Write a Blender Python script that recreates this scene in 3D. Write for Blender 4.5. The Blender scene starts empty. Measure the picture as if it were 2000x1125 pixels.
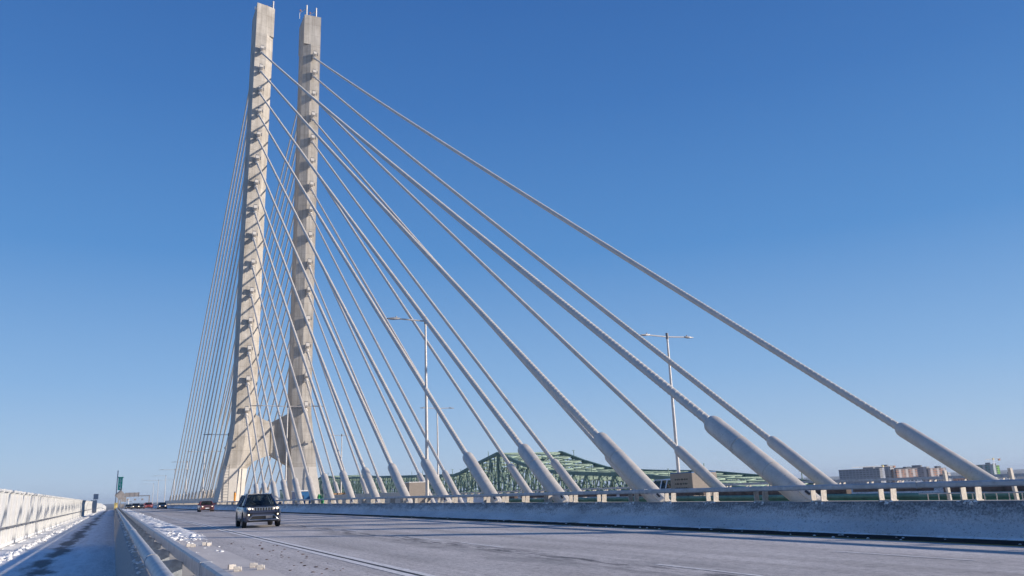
import bpy, bmesh, math, random
from mathutils import Vector, Matrix, noise
random.seed(7)
PI=math.pi
S=bpy.context.scene
COL=S.collection
# ------------------------------------------------------------------ helpers
class MB:
    """collects shapes; build() links them as one mesh object"""
    def __init__(s): s.v=[]; s.f=[]
    def add(s,vs,fs):
        o=len(s.v); s.v+= [tuple(p) for p in vs]; s.f+=[tuple(i+o for i in f) for f in fs]; return s
    def box(s,c,d,M=None):
        vs=[Vector((x*d[0]/2,y*d[1]/2,z*d[2]/2)) for x in(-1,1) for y in(-1,1) for z in(-1,1)]
        if M is not None: vs=[M@p for p in vs]
        c=Vector(c); vs=[p+c for p in vs]
        return s.add(vs,[(0,1,3,2),(4,6,7,5),(0,4,5,1),(2,3,7,6),(0,2,6,4),(1,5,7,3)])
    def beam(s,a,b,w,h):
        a=Vector(a);b=Vector(b);d=b-a;L=d.length
        if L<1e-6: return s
        return s.box((a+b)/2,(w,L,h),frame(d))
    def tube(s,path,r,n=12,cap=True):
        path=[Vector(p) for p in path]; rs=r if isinstance(r,(list,tuple)) else [r]*len(path)
        vs=[];fs=[];m=len(path);u=None
        for i,p in enumerate(path):
            d=(path[min(i+1,m-1)]-path[max(i-1,0)]).normalized()
            if u is None:
                t=Vector((0,0,1)) if abs(d.z)<.9 else Vector((1,0,0)); u=d.cross(t).normalized()
            else: u=(u-d*u.dot(d)).normalized()
            w=d.cross(u)
            for k in range(n):
                a=2*PI*k/n; vs.append(p+(u*math.cos(a)+w*math.sin(a))*rs[i])
        for i in range(m-1):
            for k in range(n): fs.append((i*n+k,i*n+(k+1)%n,(i+1)*n+(k+1)%n,(i+1)*n+k))
        if cap: fs.append(tuple(range(n-1,-1,-1))); fs.append(tuple((m-1)*n+k for k in range(n)))
        return s.add(vs,fs)
    def loft(s,rings,cap=True):
        n=len(rings[0]);vs=[p for r in rings for p in r];fs=[]
        for i in range(len(rings)-1):
            for k in range(n): fs.append((i*n+k,i*n+(k+1)%n,(i+1)*n+(k+1)%n,(i+1)*n+k))
        if cap: fs.append(tuple(range(n-1,-1,-1))); fs.append(tuple((len(rings)-1)*n+k for k in range(n)))
        return s.add(vs,fs)
    def prism(s,poly,y0,y1):
        """XZ polygon pulled along Y"""
        return s.loft([[(x,y0,z) for x,z in poly],[(x,y1,z) for x,z in poly]])
    def blob(s,c,r,seed=0,sub=1,amp=.35,sq=(1,1,1)):
        bm=bmesh.new(); bmesh.ops.create_icosphere(bm,subdivisions=sub,radius=1)
        vs=[]
        for v in bm.verts:
            k=1+amp*noise.noise(v.co*1.7+Vector((seed*3.1,seed*1.7,seed)))
            vs.append((c[0]+v.co.x*k*r*sq[0],c[1]+v.co.y*k*r*sq[1],c[2]+v.co.z*k*r*sq[2]))
        fs=[tuple(v.index for v in f.verts) for f in bm.faces]; bm.free()
        return s.add(vs,fs)
    def build(s,name,mat,parent=None,smooth=False,bevel=0,auto=40):
        me=bpy.data.meshes.new(name); me.from_pydata(s.v,[],s.f)
        bm=bmesh.new(); bm.from_mesh(me); bmesh.ops.recalc_face_normals(bm,faces=bm.faces); bm.to_mesh(me); bm.free()
        if mat: me.materials.append(mat)
        o=bpy.data.objects.new(name,me); COL.objects.link(o)
        if parent: o.parent=parent
        if smooth:
            for p in me.polygons: p.use_smooth=True
            try: me.set_sharp_from_angle(angle=math.radians(auto))
            except Exception: pass
        if bevel:
            b=o.modifiers.new('bevel','BEVEL'); b.width=bevel; b.segments=2; b.limit_method='ANGLE'
        return o
def frame(d):
    d=d.normalized(); t=Vector((0,0,1)) if abs(d.z)<.95 else Vector((1,0,0))
    x=d.cross(t).normalized(); z=x.cross(d)
    return Matrix((x,d,z)).transposed()
def thing(name,label,cat,loc=(0,0,0),rz=0,group=None):
    o=bpy.data.objects.new(name,None); COL.objects.link(o); o.location=loc; o.rotation_euler=(0,0,rz)
    o.empty_display_size=.2
    return tag(o,label,cat,group)
def tag(o,label,cat,group=None):
    o['label']=label; o['category']=cat
    if group: o['group']=group
    return o
def struct(o,label=None,kind='structure'):
    o['kind']=kind
    if label: o['label']=label
    return o
def kids(o): return [c for c in COL.objects if c.parent is o]
def copy_tree(o,parent=None):
    c=o.copy(); COL.objects.link(c)
    if parent: c.parent=parent
    for ch in kids(o): copy_tree(ch,c)
    return c
ORD='zeroth first second third fourth fifth sixth seventh eighth ninth tenth eleventh twelfth thirteenth fourteenth fifteenth'.split()
def interp(tab,x):
    if x<=tab[0][0]: return tab[0][1]
    for (a,va),(b,vb) in zip(tab,tab[1:]):
        if x<=b: return va+(vb-va)*(x-a)/(b-a)
    return tab[-1][1]
def zd(Y): return 0 if Y<265 else -(Y-265)**2/5200.0          # deck falls away past the crest
def Xr(Y): return interp([(0,18.62),(55,18.62),(75,18.2),(100,17.3),(150,15.5),(226,12.9),(300,10.8),(420,8.6),(700,9)],Y)
# ------------------------------------------------------------------ materials
def new_mat(name):
    m=bpy.data.materials.new(name); m.use_nodes=True
    nt=m.node_tree; b=nt.nodes['Principled BSDF']; return m,nt,b
def N(nt,t,**kw):
    n=nt.nodes.new(t)
    for k,v in kw.items():
        if k in n.inputs.keys() if hasattr(n.inputs,'keys') else False: n.inputs[k].default_value=v
        else: setattr(n,k,v)
    return n
def coords(nt,scale=(1,1,1),kind='Object'):
    tc=nt.nodes.new('ShaderNodeTexCoord'); mp=nt.nodes.new('ShaderNodeMapping'); mp.inputs['Scale'].default_value=scale
    nt.links.new(tc.outputs[kind],mp.inputs['Vector']); return mp.outputs['Vector']
def noise_n(nt,vec,scale,detail=6,rough=.6):
    n=nt.nodes.new('ShaderNodeTexNoise'); n.inputs['Scale'].default_value=scale; n.inputs['Detail'].default_value=detail; n.inputs['Roughness'].default_value=rough
    nt.links.new(vec,n.inputs['Vector']); return n.outputs['Fac']
def ramp(nt,fac,stops):
    r=nt.nodes.new('ShaderNodeValToRGB'); e=r.color_ramp.elements
    while len(e)<len(stops): e.new(.5)
    for i,(p,c) in enumerate(stops):
        e[i].position=p; e[i].color=(c,c,c,1) if isinstance(c,(int,float)) else (*c,1)
    nt.links.new(fac,r.inputs['Fac']); return r.outputs['Color']
def mixc(nt,fac,a,b,mode='MIX'):
    n=nt.nodes.new('ShaderNodeMix'); n.data_type='RGBA'; n.blend_type=mode
    for sock,val in ((n.inputs[0],fac),(n.inputs[6],a),(n.inputs[7],b)):
        if isinstance(val,(int,float)): sock.default_value=val
        elif isinstance(val,tuple): sock.default_value=(*val,1)
        else: nt.links.new(val,sock)
    return n.outputs[2]
def math_n(nt,op,a,b=None,clamp=False):
    n=nt.nodes.new('ShaderNodeMath'); n.operation=op; n.use_clamp=clamp
    for i,v in enumerate((a,b)):
        if v is None: continue
        if isinstance(v,(int,float)): n.inputs[i].default_value=v
        else: nt.links.new(v,n.inputs[i])
    return n.outputs[0]
def bump(nt,b,h,strength=.3,dist=.02,prev=None):
    n=nt.nodes.new('ShaderNodeBump'); n.inputs['Strength'].default_value=strength; n.inputs['Distance'].default_value=dist
    nt.links.new(h,n.inputs['Height'])
    if prev is not None: nt.links.new(prev,n.inputs['Normal'])
    nt.links.new(n.outputs['Normal'],b.inputs['Normal']); return n.outputs['Normal']
def simple(name,c,rough=.5,metal=0,var=.12,scale=6,bumpk=0,coat=0,spec=None):
    m,nt,b=new_mat(name); v=coords(nt); f=noise_n(nt,v,scale)
    lo=tuple(x*(1-var) for x in c); hi=tuple(min(1,x*(1+var)) for x in c)
    nt.links.new(ramp(nt,f,[(.3,lo),(.7,hi)]),b.inputs['Base Color'])
    b.inputs['Roughness'].default_value=rough; b.inputs['Metallic'].default_value=metal
    if coat: b.inputs['Coat Weight'].default_value=coat; b.inputs['Coat Roughness'].default_value=.08
    if spec is not None: b.inputs['Specular IOR Level'].default_value=spec
    if bumpk: bump(nt,b,noise_n(nt,v,scale*6),bumpk,.01)
    return m
def emit(name,c,st):
    m,nt,b=new_mat(name); b.inputs['Base Color'].default_value=(*c,1); b.inputs['Emission Color'].default_value=(*c,1); b.inputs['Emission Strength'].default_value=st; return m
M={}
def tower_mat():
    m,nt,b=new_mat('raw_concrete'); v=coords(nt)
    big=noise_n(nt,v,.35,8,.65); streak=noise_n(nt,coords(nt,(1.6,1.6,.12)),1.2,6,.6); fine=noise_n(nt,v,9,8,.7)
    col=ramp(nt,big,[(.25,(.41,.375,.33)),(.5,(.58,.54,.485)),(.75,(.72,.68,.62))])
    col=mixc(nt,.55,col,ramp(nt,streak,[(.3,(.55,.52,.47)),(.62,(1,.98,.94))]),'MULTIPLY')
    col=mixc(nt,.5,col,ramp(nt,fine,[(.3,.62),(.65,1.0)]),'MULTIPLY')
    br=nt.nodes.new('ShaderNodeTexBrick')
    tc=nt.nodes.new('ShaderNodeTexCoord'); sx=nt.nodes.new('ShaderNodeSeparateXYZ'); cx=nt.nodes.new('ShaderNodeCombineXYZ')
    nt.links.new(tc.outputs['Object'],sx.inputs[0])
    nt.links.new(math_n(nt,'ADD',sx.outputs[0],math_n(nt,'MULTIPLY',sx.outputs[1],.6)),cx.inputs[0]); nt.links.new(sx.outputs[2],cx.inputs[1])
    nt.links.new(cx.outputs[0],br.inputs['Vector'])
    br.inputs['Scale'].default_value=1; br.inputs['Brick Width'].default_value=1.2; br.inputs['Row Height'].default_value=2.5; br.inputs['Mortar Size'].default_value=.03; br.offset=0
    br.inputs['Color1'].default_value=(1,1,1,1); br.inputs['Color2'].default_value=(.86,.86,.86,1); br.inputs['Mortar'].default_value=(.6,.58,.55,1)
    col=mixc(nt,.8,col,br.outputs['Color'],'MULTIPLY')
    stn=noise_n(nt,coords(nt,(2.2,2.2,.10)),.9,7,.7); col=mixc(nt,ramp(nt,stn,[(.58,0.0),(.70,.55)]),col,(.27,.225,.18))
    nt.links.new(col,b.inputs['Base Color']); b.inputs['Roughness'].default_value=.9
    bump(nt,b,fine,.7,.08); return m
M['tower']=tower_mat()
M['zinc_plate']=simple('zinc_plate',(.36,.38,.385),.6,0,.35,18,.3)
def pale_concrete(name,c,grain=1):
    m,nt,b=new_mat(name); v=coords(nt)
    f=noise_n(nt,v,1.2,8,.65); g=noise_n(nt,v,25,6,.7)
    col=ramp(nt,f,[(.3,tuple(x*.85 for x in c)),(.7,c)]); col=mixc(nt,.4*grain,col,ramp(nt,g,[(.35,.65),(.6,1.0)]),'MULTIPLY')
    nt.links.new(col,b.inputs['Base Color']); b.inputs['Roughness'].default_value=.85; bump(nt,b,g,.3,.01); return m
M['pale']=pale_concrete('pale_concrete',(.68,.635,.57),.7)
M['precast']=pale_concrete('precast_concrete',(.40,.345,.295),2.2)
M['ledge']=pale_concrete('ledge_concrete',(.52,.48,.42),1.6)
def hdpe():
    m,nt,b=new_mat('white_sheath'); v=coords(nt)
    f=noise_n(nt,v,2.5,8,.7); g=noise_n(nt,v,30,4,.6); h=noise_n(nt,v,14,3,.5)
    col=ramp(nt,f,[(.3,(.50,.46,.41)),(.7,(.64,.595,.535))]); col=mixc(nt,.5,col,ramp(nt,g,[(.3,.6),(.5,1)]),'MULTIPLY')
    col=mixc(nt,.8,col,ramp(nt,h,[(.27,.4),(.345,1)]),'MULTIPLY')
    nt.links.new(col,b.inputs['Base Color']); b.inputs['Roughness'].default_value=.5; bump(nt,b,g,.15,.005); return m
M['sheath']=hdpe()
M['seam_grey']=simple('seam_band',(.50,.46,.41),.6)
M['cable']=simple('cable_sheath',(.57,.53,.475),.5,var=.1,scale=1.5)
M['steel']=simple('galvanised_steel',(.44,.445,.455),.5,.2,.22,5,.1)
M['steel_dark']=simple('weathered_steel',(.20,.20,.21),.6,.4,.3,12,.2)
M['post']=simple('zinc_post',(.50,.455,.40),.6,.15,.25,14,.2)
M['pole']=simple('lamp_pole_steel',(.55,.52,.49),.5,.3,.12,3)
M['lamp']=simple('lamp_head_grey',(.22,.22,.23),.5,.4)
M['dark']=simple('dark_paint',(.035,.036,.04),.6)
M['black']=simple('black_plastic',(.015,.015,.016),.55)
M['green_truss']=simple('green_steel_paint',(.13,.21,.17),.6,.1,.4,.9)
M['green_lit']=simple('green_steel_sunlit',(.29,.39,.30),.6,.1,.35,.8)  # sunlit look of the upper truss bracing, put into the base colour
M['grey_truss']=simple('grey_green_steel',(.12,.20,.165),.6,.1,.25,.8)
M['timber']=simple('timber',(.30,.19,.10),.8,0,.35,5)
M['orange']=simple('orange_paint',(.75,.30,.03),.5)
M['blue']=simple('blue_paint',(.02,.13,.33),.5)
M['green_tarp']=simple('green_tarp',(.03,.30,.08),.6,0,.35,3)
M['green_form']=simple('green_formwork',(.022,.13,.075),.55,0,.45,2.2)
M['green_form2']=simple('green_formwork_light',(.10,.22,.17),.5,0,.3,2.2)
M['brown']=simple('rusty_brown_steel',(.12,.085,.075),.7,.1,.5,3)
M['yellow_line']=simple('yellow_paint',(.42,.30,.06),.8,0,.4,9)
M['white_line']=None
M['sign_green']=simple('sign_green',(.01,.50,.31),.4)
M['sign_white']=simple('sign_white',(.85,.85,.85),.5)
M['sign_back']=simple('sign_back_aluminium',(.33,.30,.28),.5,.3,.25,3)
M['hazard']=simple('hazard_yellow',(.80,.62,.22),.5)
M['red_p']=simple('red_brick',(.42,.20,.12),.9,0,.2,.05)
M['win']=simple('window_band',(.10,.12,.15),.25)
M['bgrey']=simple('grey_cladding',(.27,.27,.28),.8,0,.3,.05)
M['bgrey2']=simple('dark_cladding',(.15,.16,.18),.8,0,.3,.05)
M['bwhite']=simple('white_cladding',(.60,.55,.50),.8,0,.15,.05)
M['lime']=simple('lime_cladding',(.22,.52,.06),.7,0,.2,.05)
M['teal']=simple('teal_cladding',(.06,.16,.16),.6,0,.3,.05)
M['skin']=simple('skin',(.55,.36,.27),.55)
M['coat']=simple('dark_coat',(.05,.05,.06),.9)
M['beigecoat']=simple('beige_coat',(.42,.34,.26),.9)
M['hair']=simple('dark_hair',(.03,.02,.015),.7)
M['chrome']=simple('chrome',(.62,.62,.62),.22,.9,.08)
M['tyre']=simple('tyre_rubber',(.022,.022,.024),.85,0,.3,20,.3)
M['rim']=simple('alloy_rim',(.32,.33,.35),.35,.7)
M['plate']=simple('licence_plate',(.72,.72,.74),.5)
M['interior']=simple('car_interior',(.03,.03,.033),.8)
M['hl']=emit('headlamp_lit',(1.0,.80,.58),1.7)
M['hl_off']=simple('headlamp_lens',(.62,.60,.56),.12,.2)
M['tl']=simple('tail_lamp',(.45,.02,.02),.2)
M['block']=pale_concrete('white_block',(.74,.68,.60))
def paint(name,c,dust=.3,rough=.3):
    m,nt,b=new_mat(name); v=coords(nt); f=noise_n(nt,v,3,8,.7)
    sx=nt.nodes.new('ShaderNodeSeparateXYZ'); nt.links.new(v,sx.inputs[0])
    low=math_n(nt,'SUBTRACT',1.05,sx.outputs[2],True)     # road salt film on the lower panels
    k=math_n(nt,'MULTIPLY',math_n(nt,'MULTIPLY',f,low),dust*1.8,True)
    nt.links.new(mixc(nt,k,c,(.30,.26,.23)),b.inputs['Base Color'])
    b.inputs['Roughness'].default_value=rough; b.inputs['Metallic'].default_value=.25; b.inputs['Coat Weight'].default_value=.7; b.inputs['Coat Roughness'].default_value=.1
    return m
M['p_blue']=paint('dark_blue_paint',(.012,.028,.075),.5)
M['p_red']=paint('dark_red_paint',(.26,.045,.045),.5)
M['p_red2']=paint('bright_red_paint',(.42,.05,.035),.3)
M['p_steel']=paint('steel_blue_paint',(.045,.08,.15),.3)
M['p_dark']=paint('charcoal_paint',(.04,.035,.035),.3)
M['p_white']=paint('white_paint',(.72,.74,.78),.2)
def glass():
    m,nt,b=new_mat('tinted_glass'); out=nt.nodes['Material Output']
    b.inputs['Base Color'].default_value=(.012,.022,.03,1); b.inputs['Roughness'].default_value=.04; b.inputs['Coat Weight'].default_value=.3
    t=nt.nodes.new('ShaderNodeBsdfTransparent'); t.inputs[0].default_value=(.55,.62,.62,1)
    mx=nt.nodes.new('ShaderNodeMixShader'); mx.inputs[0].default_value=.45
    nt.links.new(b.outputs[0],mx.inputs[1]); nt.links.new(t.outputs[0],mx.inputs[2]); nt.links.new(mx.outputs[0],out.inputs[0]); return m
M['glass']=glass()
def road_mat():
    m,nt,b=new_mat('salted_asphalt'); v=coords(nt)
    sp=noise_n(nt,v,38,4,.75); sp2=noise_n(nt,v,150,2,.6)
    lane=noise_n(nt,coords(nt,(1.1,.03,1)),1.6,5,.6); blot=noise_n(nt,coords(nt,(1,.35,1)),.35,7,.65)
    col=ramp(nt,lane,[(.3,(.56,.51,.475)),(.5,(.67,.615,.58)),(.72,(.75,.695,.655))])
    col=mixc(nt,.6,col,ramp(nt,blot,[(.32,.60),(.62,1.0)]),'MULTIPLY')
    mid=noise_n(nt,coords(nt,(1.6,.55,1)),7,6,.8)
    col=mixc(nt,.8,col,ramp(nt,mid,[(.36,.45),(.5,1.0),(.66,1.2)]),'MULTIPLY')
    col=mixc(nt,.75,col,ramp(nt,sp,[(.3,.4),(.52,1.0),(.75,1.25)]),'MULTIPLY')
    col=mixc(nt,.5,col,ramp(nt,sp2,[(.35,.55),(.6,1.1)]),'MULTIPLY')
    wv=nt.nodes.new('ShaderNodeTexWave'); wv.bands_direction='X'; wv.inputs['Scale'].default_value=.175; wv.inputs['Distortion'].default_value=1.2; wv.inputs['Detail'].default_value=3; wv.inputs['Phase Offset'].default_value=1.0; nt.links.new(coords(nt,(1,.04,1)),wv.inputs['Vector'])
    col=mixc(nt,.35,col,ramp(nt,wv.outputs['Fac'],[(.15,.72),(.6,1.0)]),'MULTIPLY')
    # dark wet scars that follow the lane joint near x = 9.5
    sx=nt.nodes.new('ShaderNodeSeparateXYZ'); tc=nt.nodes.new('ShaderNodeTexCoord'); nt.links.new(tc.outputs['Object'],sx.inputs[0])
    wob=noise_n(nt,coords(nt,(.0,.16,0)),1,3,.5)
    cen=math_n(nt,'ADD',math_n(nt,'MULTIPLY',math_n(nt,'SUBTRACT',wob,.5),1.6),9.35)
    dist=math_n(nt,'ABSOLUTE',math_n(nt,'SUBTRACT',sx.outputs[0],cen))
    band=math_n(nt,'SUBTRACT',1,math_n(nt,'MULTIPLY',dist,1.5),True)
    brk=noise_n(nt,coords(nt,(2.4,.30,1)),1.4,7,.7)
    scar=math_n(nt,'MULTIPLY',band,ramp(nt,brk,[(.46,0.0),(.56,1.0)]))
    col=mixc(nt,scar,col,(.075,.073,.075))
    pt=noise_n(nt,coords(nt,(.55,.16,1)),1.0,8,.72); b2=math_n(nt,'SUBTRACT',1,math_n(nt,'MULTIPLY',math_n(nt,'ABSOLUTE',math_n(nt,'SUBTRACT',sx.outputs[0],8.9)),.36),True)
    col=mixc(nt,math_n(nt,'MULTIPLY',b2,ramp(nt,pt,[(.50,0.0),(.64,.85)])),col,(.20,.19,.185))
    # scattered small dark scuffs
    sc=noise_n(nt,coords(nt,(2.2,.9,1)),1.3,8,.75)
    col=mixc(nt,ramp(nt,sc,[(.60,0.0),(.68,.7)]),col,(.17,.16,.155))
    nt.links.new(col,b.inputs['Base Color']); b.inputs['Roughness'].default_value=.85; bump(nt,b,sp,.5,.012); return m
M['road']=road_mat()
def shoulder_mat():
    m,nt,b=new_mat('dusty_concrete'); v=coords(nt)
    a=noise_n(nt,coords(nt,(1,.25,1)),1.1,7,.6); g=noise_n(nt,v,60,4,.7)
    col=ramp(nt,a,[(.3,(.53,.485,.45)),(.7,(.68,.63,.585))]); col=mixc(nt,.5,col,ramp(nt,g,[(.35,.65),(.6,1.05)]),'MULTIPLY')
    nt.links.new(col,b.inputs['Base Color']); b.inputs['Roughness'].default_value=.9; bump(nt,b,g,.3,.01); return m
M['shoulder']=shoulder_mat()
def worn_white():
    m,nt,b=new_mat('worn_white_paint'); v=coords(nt,(1,.5,1)); a=noise_n(nt,v,7,8,.75); g=noise_n(nt,coords(nt),60,3,.7)
    col=mixc(nt,ramp(nt,a,[(.38,0.0),(.56,1.0)]),(.60,.565,.54),(.84,.81,.78)); col=mixc(nt,.4,col,ramp(nt,g,[(.35,.7),(.6,1)]),'MULTIPLY')
    nt.links.new(col,b.inputs['Base Color']); b.inputs['Roughness'].default_value=.8; return m
M['white_line']=worn_white()
def wet():
    m,nt,b=new_mat('wet_asphalt'); v=coords(nt,(1,.3,1)); a=noise_n(nt,v,3,8,.75)
    nt.links.new(ramp(nt,a,[(.35,(.006,.006,.006)),(.62,(.018,.018,.018)),(.80,(.16,.16,.165))]),b.inputs['Base Color']); b.inputs['Roughness'].default_value=.9; b.inputs['Specular IOR Level'].default_value=.15; return m
M['wet']=wet()
M['seam']=simple('tar_seam',(.055,.055,.058),.7,0,.3,8)
def snow(name='snow',dirty=.1):
    m,nt,b=new_mat(name); v=coords(nt); a=noise_n(nt,v,5,8,.7); g=noise_n(nt,v,40,5,.7)
    col=ramp(nt,a,[(.28,(.55-dirty,.53-dirty,.50-dirty)),(.5,(.80,.80,.79))])
    nt.links.new(col,b.inputs['Base Color']); b.inputs['Roughness'].default_value=.75
    b.inputs['Subsurface Weight'].default_value=0; bump(nt,b,g,.4,.02); return m
M['snow']=snow(); M['snow_d']=snow('dirty_snow',.25)
def path_mat():
    m,nt,b=new_mat('trampled_snow_path'); v=coords(nt); tc=nt.nodes.new('ShaderNodeTexCoord'); sx=nt.nodes.new('ShaderNodeSeparateXYZ'); nt.links.new(tc.outputs['Object'],sx.inputs[0])
    tr=noise_n(nt,coords(nt,(1.5,.10,1)),2.2,7,.65); br=noise_n(nt,coords(nt,(1.3,.30,1)),.8,7,.68); g=noise_n(nt,v,22,6,.75); big=noise_n(nt,coords(nt,(1,.5,1)),4,6,.7)
    wob=noise_n(nt,coords(nt,(0,.1,0)),1,3,.5)
    cen=math_n(nt,'SUBTRACT',math_n(nt,'MULTIPLY',math_n(nt,'SUBTRACT',wob,.5),1.0),1.62)
    d=math_n(nt,'ABSOLUTE',math_n(nt,'SUBTRACT',sx.outputs[0],cen))
    band=math_n(nt,'SUBTRACT',.22,math_n(nt,'MULTIPLY',d,.34))
    mask=ramp(nt,math_n(nt,'ADD',band,math_n(nt,'ADD',math_n(nt,'MULTIPLY',br,.72),math_n(nt,'MULTIPLY',g,.28))),[(.605,0.0),(.69,.92)])
    snowc=ramp(nt,tr,[(.3,(.66,.66,.67)),(.5,(.82,.825,.83)),(.7,(.93,.935,.94))])
    snowc=mixc(nt,.6,snowc,ramp(nt,big,[(.3,.6),(.55,1.0)]),'MULTIPLY')
    snowc=mixc(nt,.7,snowc,ramp(nt,g,[(.34,.5),(.5,1.0)]),'MULTIPLY')
    # rough broken snow near the parapet
    near=math_n(nt,'ADD',math_n(nt,'MULTIPLY',sx.outputs[0],1.3),1.0,True)
    rough=math_n(nt,'MULTIPLY',near,ramp(nt,g,[(.42,1.0),(.55,0.0)]))
    col=mixc(nt,math_n(nt,'MULTIPLY',rough,.7),snowc,(.16,.16,.17))
    asph=ramp(nt,g,[(.3,(.035,.036,.038)),(.7,(.14,.14,.145))])
    col=mixc(nt,mask,col,asph)
    nt.links.new(col,b.inputs['Base Color']); b.inputs['Roughness'].default_value=.8
    bump(nt,b,g,.6,.04); return m
M['path']=path_mat()
def iced(name,snowy=.5,scale=16):
    """concrete plastered with blown snow: base full, upper part speckled"""
    m,nt,b=new_mat(name); tc=nt.nodes.new('ShaderNodeTexCoord'); sx=nt.nodes.new('ShaderNodeSeparateXYZ'); nt.links.new(tc.outputs['Object'],sx.inputs[0])
    v=coords(nt,(1,1,1)); g=noise_n(nt,v,scale,6,.72); g2=noise_n(nt,coords(nt,(1,.35,1.5)),3.2,5,.6); fine=noise_n(nt,v,scale*3,4,.7)
    h=math_n(nt,'MULTIPLY',sx.outputs[2],.44)
    t=math_n(nt,'SUBTRACT',math_n(nt,'ADD',math_n(nt,'MULTIPLY',g,.75),math_n(nt,'MULTIPLY',g2,.45)),h)
    k=ramp(nt,t,[(.20,0.0),(.42,1.0)])
    col=mixc(nt,k,(.235,.235,.245),ramp(nt,fine,[(.3,(.66,.66,.67)),(.55,(.93,.93,.93))]))
    sp=noise_n(nt,coords(nt,(1,1,1.6)),11,8,.8); col=mixc(nt,ramp(nt,sp,[(.36,.85),(.45,0.0)]),col,(.22,.22,.225))
    wide=noise_n(nt,coords(nt,(1,.25,.6)),.9,5,.6); col=mixc(nt,.6,col,ramp(nt,wide,[(.35,.62),(.6,1.0)]),'MULTIPLY')
    nt.links.new(col,b.inputs['Base Color']); b.inputs['Roughness'].default_value=.85
    g3=noise_n(nt,coords(nt,(1,1,1.4)),7,7,.75)
    bump(nt,b,math_n(nt,'ADD',math_n(nt,'MULTIPLY',g,.5),g3),1.0,.09); return m
M['iced']=iced('snow_plastered_concrete')
def ribbed():
    m,nt,b=new_mat('ribbed_concrete'); v=coords(nt); w=nt.nodes.new('ShaderNodeTexWave'); w.bands_direction='Y'; w.inputs['Scale'].default_value=2.6; w.inputs['Distortion'].default_value=.4; nt.links.new(v,w.inputs['Vector'])
    g=noise_n(nt,v,14,6,.7)
    col=ramp(nt,g,[(.3,(.22,.22,.23)),(.55,(.40,.40,.40)),(.75,(.6,.6,.62))]); col=mixc(nt,.35,col,ramp(nt,w.outputs['Fac'],[(.2,.55),(.7,1.0)]),'MULTIPLY')
    nt.links.new(col,b.inputs['Base Color']); b.inputs['Roughness'].default_value=.85
    bump(nt,b,w.outputs['Fac'],.8,.02); return m
M['ribbed']=ribbed()
def panel_mat():
    m,nt,b=new_mat('white_wall_panel'); v=coords(nt); f=noise_n(nt,coords(nt,(1,.4,1)),2,7,.6); g=noise_n(nt,coords(nt,(1,2,.3)),5,6,.6)
    col=ramp(nt,f,[(.3,(.60,.60,.585)),(.7,(.70,.70,.685))]); col=mixc(nt,.25,col,ramp(nt,g,[(.3,.7),(.6,1)]),'MULTIPLY')
    nt.links.new(col,b.inputs['Base Color']); b.inputs['Roughness'].default_value=.6; bump(nt,b,g,.2,.02); return m
M['panel']=panel_mat()
def ground_mat():
    m,nt,b=new_mat('frozen_river'); v=coords(nt); f=noise_n(nt,v,.004,8,.6)
    nt.links.new(ramp(nt,f,[(.42,(.10,.13,.17)),(.5,(.5,.53,.57)),(.7,(.66,.68,.71))]),b.inputs['Base Color']); b.inputs['Roughness'].default_value=.6; return m
M['river']=ground_mat()
def land_mat():
    m,nt,b=new_mat('winter_woods'); v=coords(nt); f=noise_n(nt,v,.02,8,.7)
    nt.links.new(ramp(nt,f,[(.35,(.045,.05,.06)),(.6,(.065,.068,.075)),(.78,(.13,.13,.14))]),b.inputs['Base Color']); b.inputs['Roughness'].default_value=1; return m
M['land']=land_mat()
# ------------------------------------------------------------------ the setting
def sheet(name,x0,x1,y0,y1,z,mat,step=None,fx=None,kind='structure'):
    """a strip along Y that follows the deck; x0/x1 numbers or functions"""
    g=lambda f,y: f(y) if callable(f) else f
    ys=[];y=y0
    while y<y1: ys.append(y); y+= (step or (10 if y<250 else 12))
    ys.append(y1); b=MB(); vs=[];fs=[]
    for i,yy in enumerate(ys):
        vs+=[(g(x0,yy),yy,zd(yy)+z),(g(x1,yy),yy,zd(yy)+z)]
        if i: fs.append((2*i-2,2*i-1,2*i+1,2*i))
    b.add(vs,fs); return struct(b.build(name,mat),kind=kind)
R=22000
river=MB().add([(-R,-R,-40),(R,-R,-40),(R,R,-40),(-R,R,-40)],[(0,1,2,3)]).build('river',M['river']); struct(river)
# low wooded shore and hills all round the horizon
b=MB(); vs=[];fs=[];n=240
for i in range(n+1):
    a=2*PI*i/n; c=Vector((math.cos(a),math.sin(a),0))
    h1=noise.noise(Vector((a*5,1,0)));h2=noise.noise(Vector((a*14,7,0)))
    for r,z in ((2300+500*noise.noise(Vector((a*4,3,3))),-40),(2450+500*noise.noise(Vector((a*4,3,3))),-33),(6500,-26),(9500,-14+9*h1+3*h2),(13500,4+26*max(h1+.2,-.2)),(17000,-40)):
        vs.append((c.x*r,c.y*r,z))
    if i:
        for k in range(5): fs.append(((i-1)*6+k,i*6+k,i*6+k+1,(i-1)*6+k+1))
b.add(vs,fs); hills=struct(b.build('wooded_hills',M['land'],smooth=True))
YE=640
road=sheet('road',.5,19.6,-6,YE,0,M['road'])
shoulder=sheet('concrete_shoulder',.7,3.28,-6,YE,.012,M['shoulder'])
path=sheet('path',-4.15,.30,-6,300,.0,M['path'])
for nm,x0,x1,mt in (('edge_line',5.17,5.37,'white_line'),('edge_line',5.48,5.66,'white_line'),('road_seam',5.39,5.46,'seam')):
    sheet(nm,x0,x1,-4,300,.006,M[mt])
sheet('wet_gutter',lambda y:Xr(y)-1.35,lambda y:Xr(y)+.2,-4,300,.005,M['wet'])
sheet('yellow_line',lambda y:Xr(y)-1.47,lambda y:Xr(y)-1.37,-4,300,.009,M['yellow_line'])
y=11.1
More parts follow.
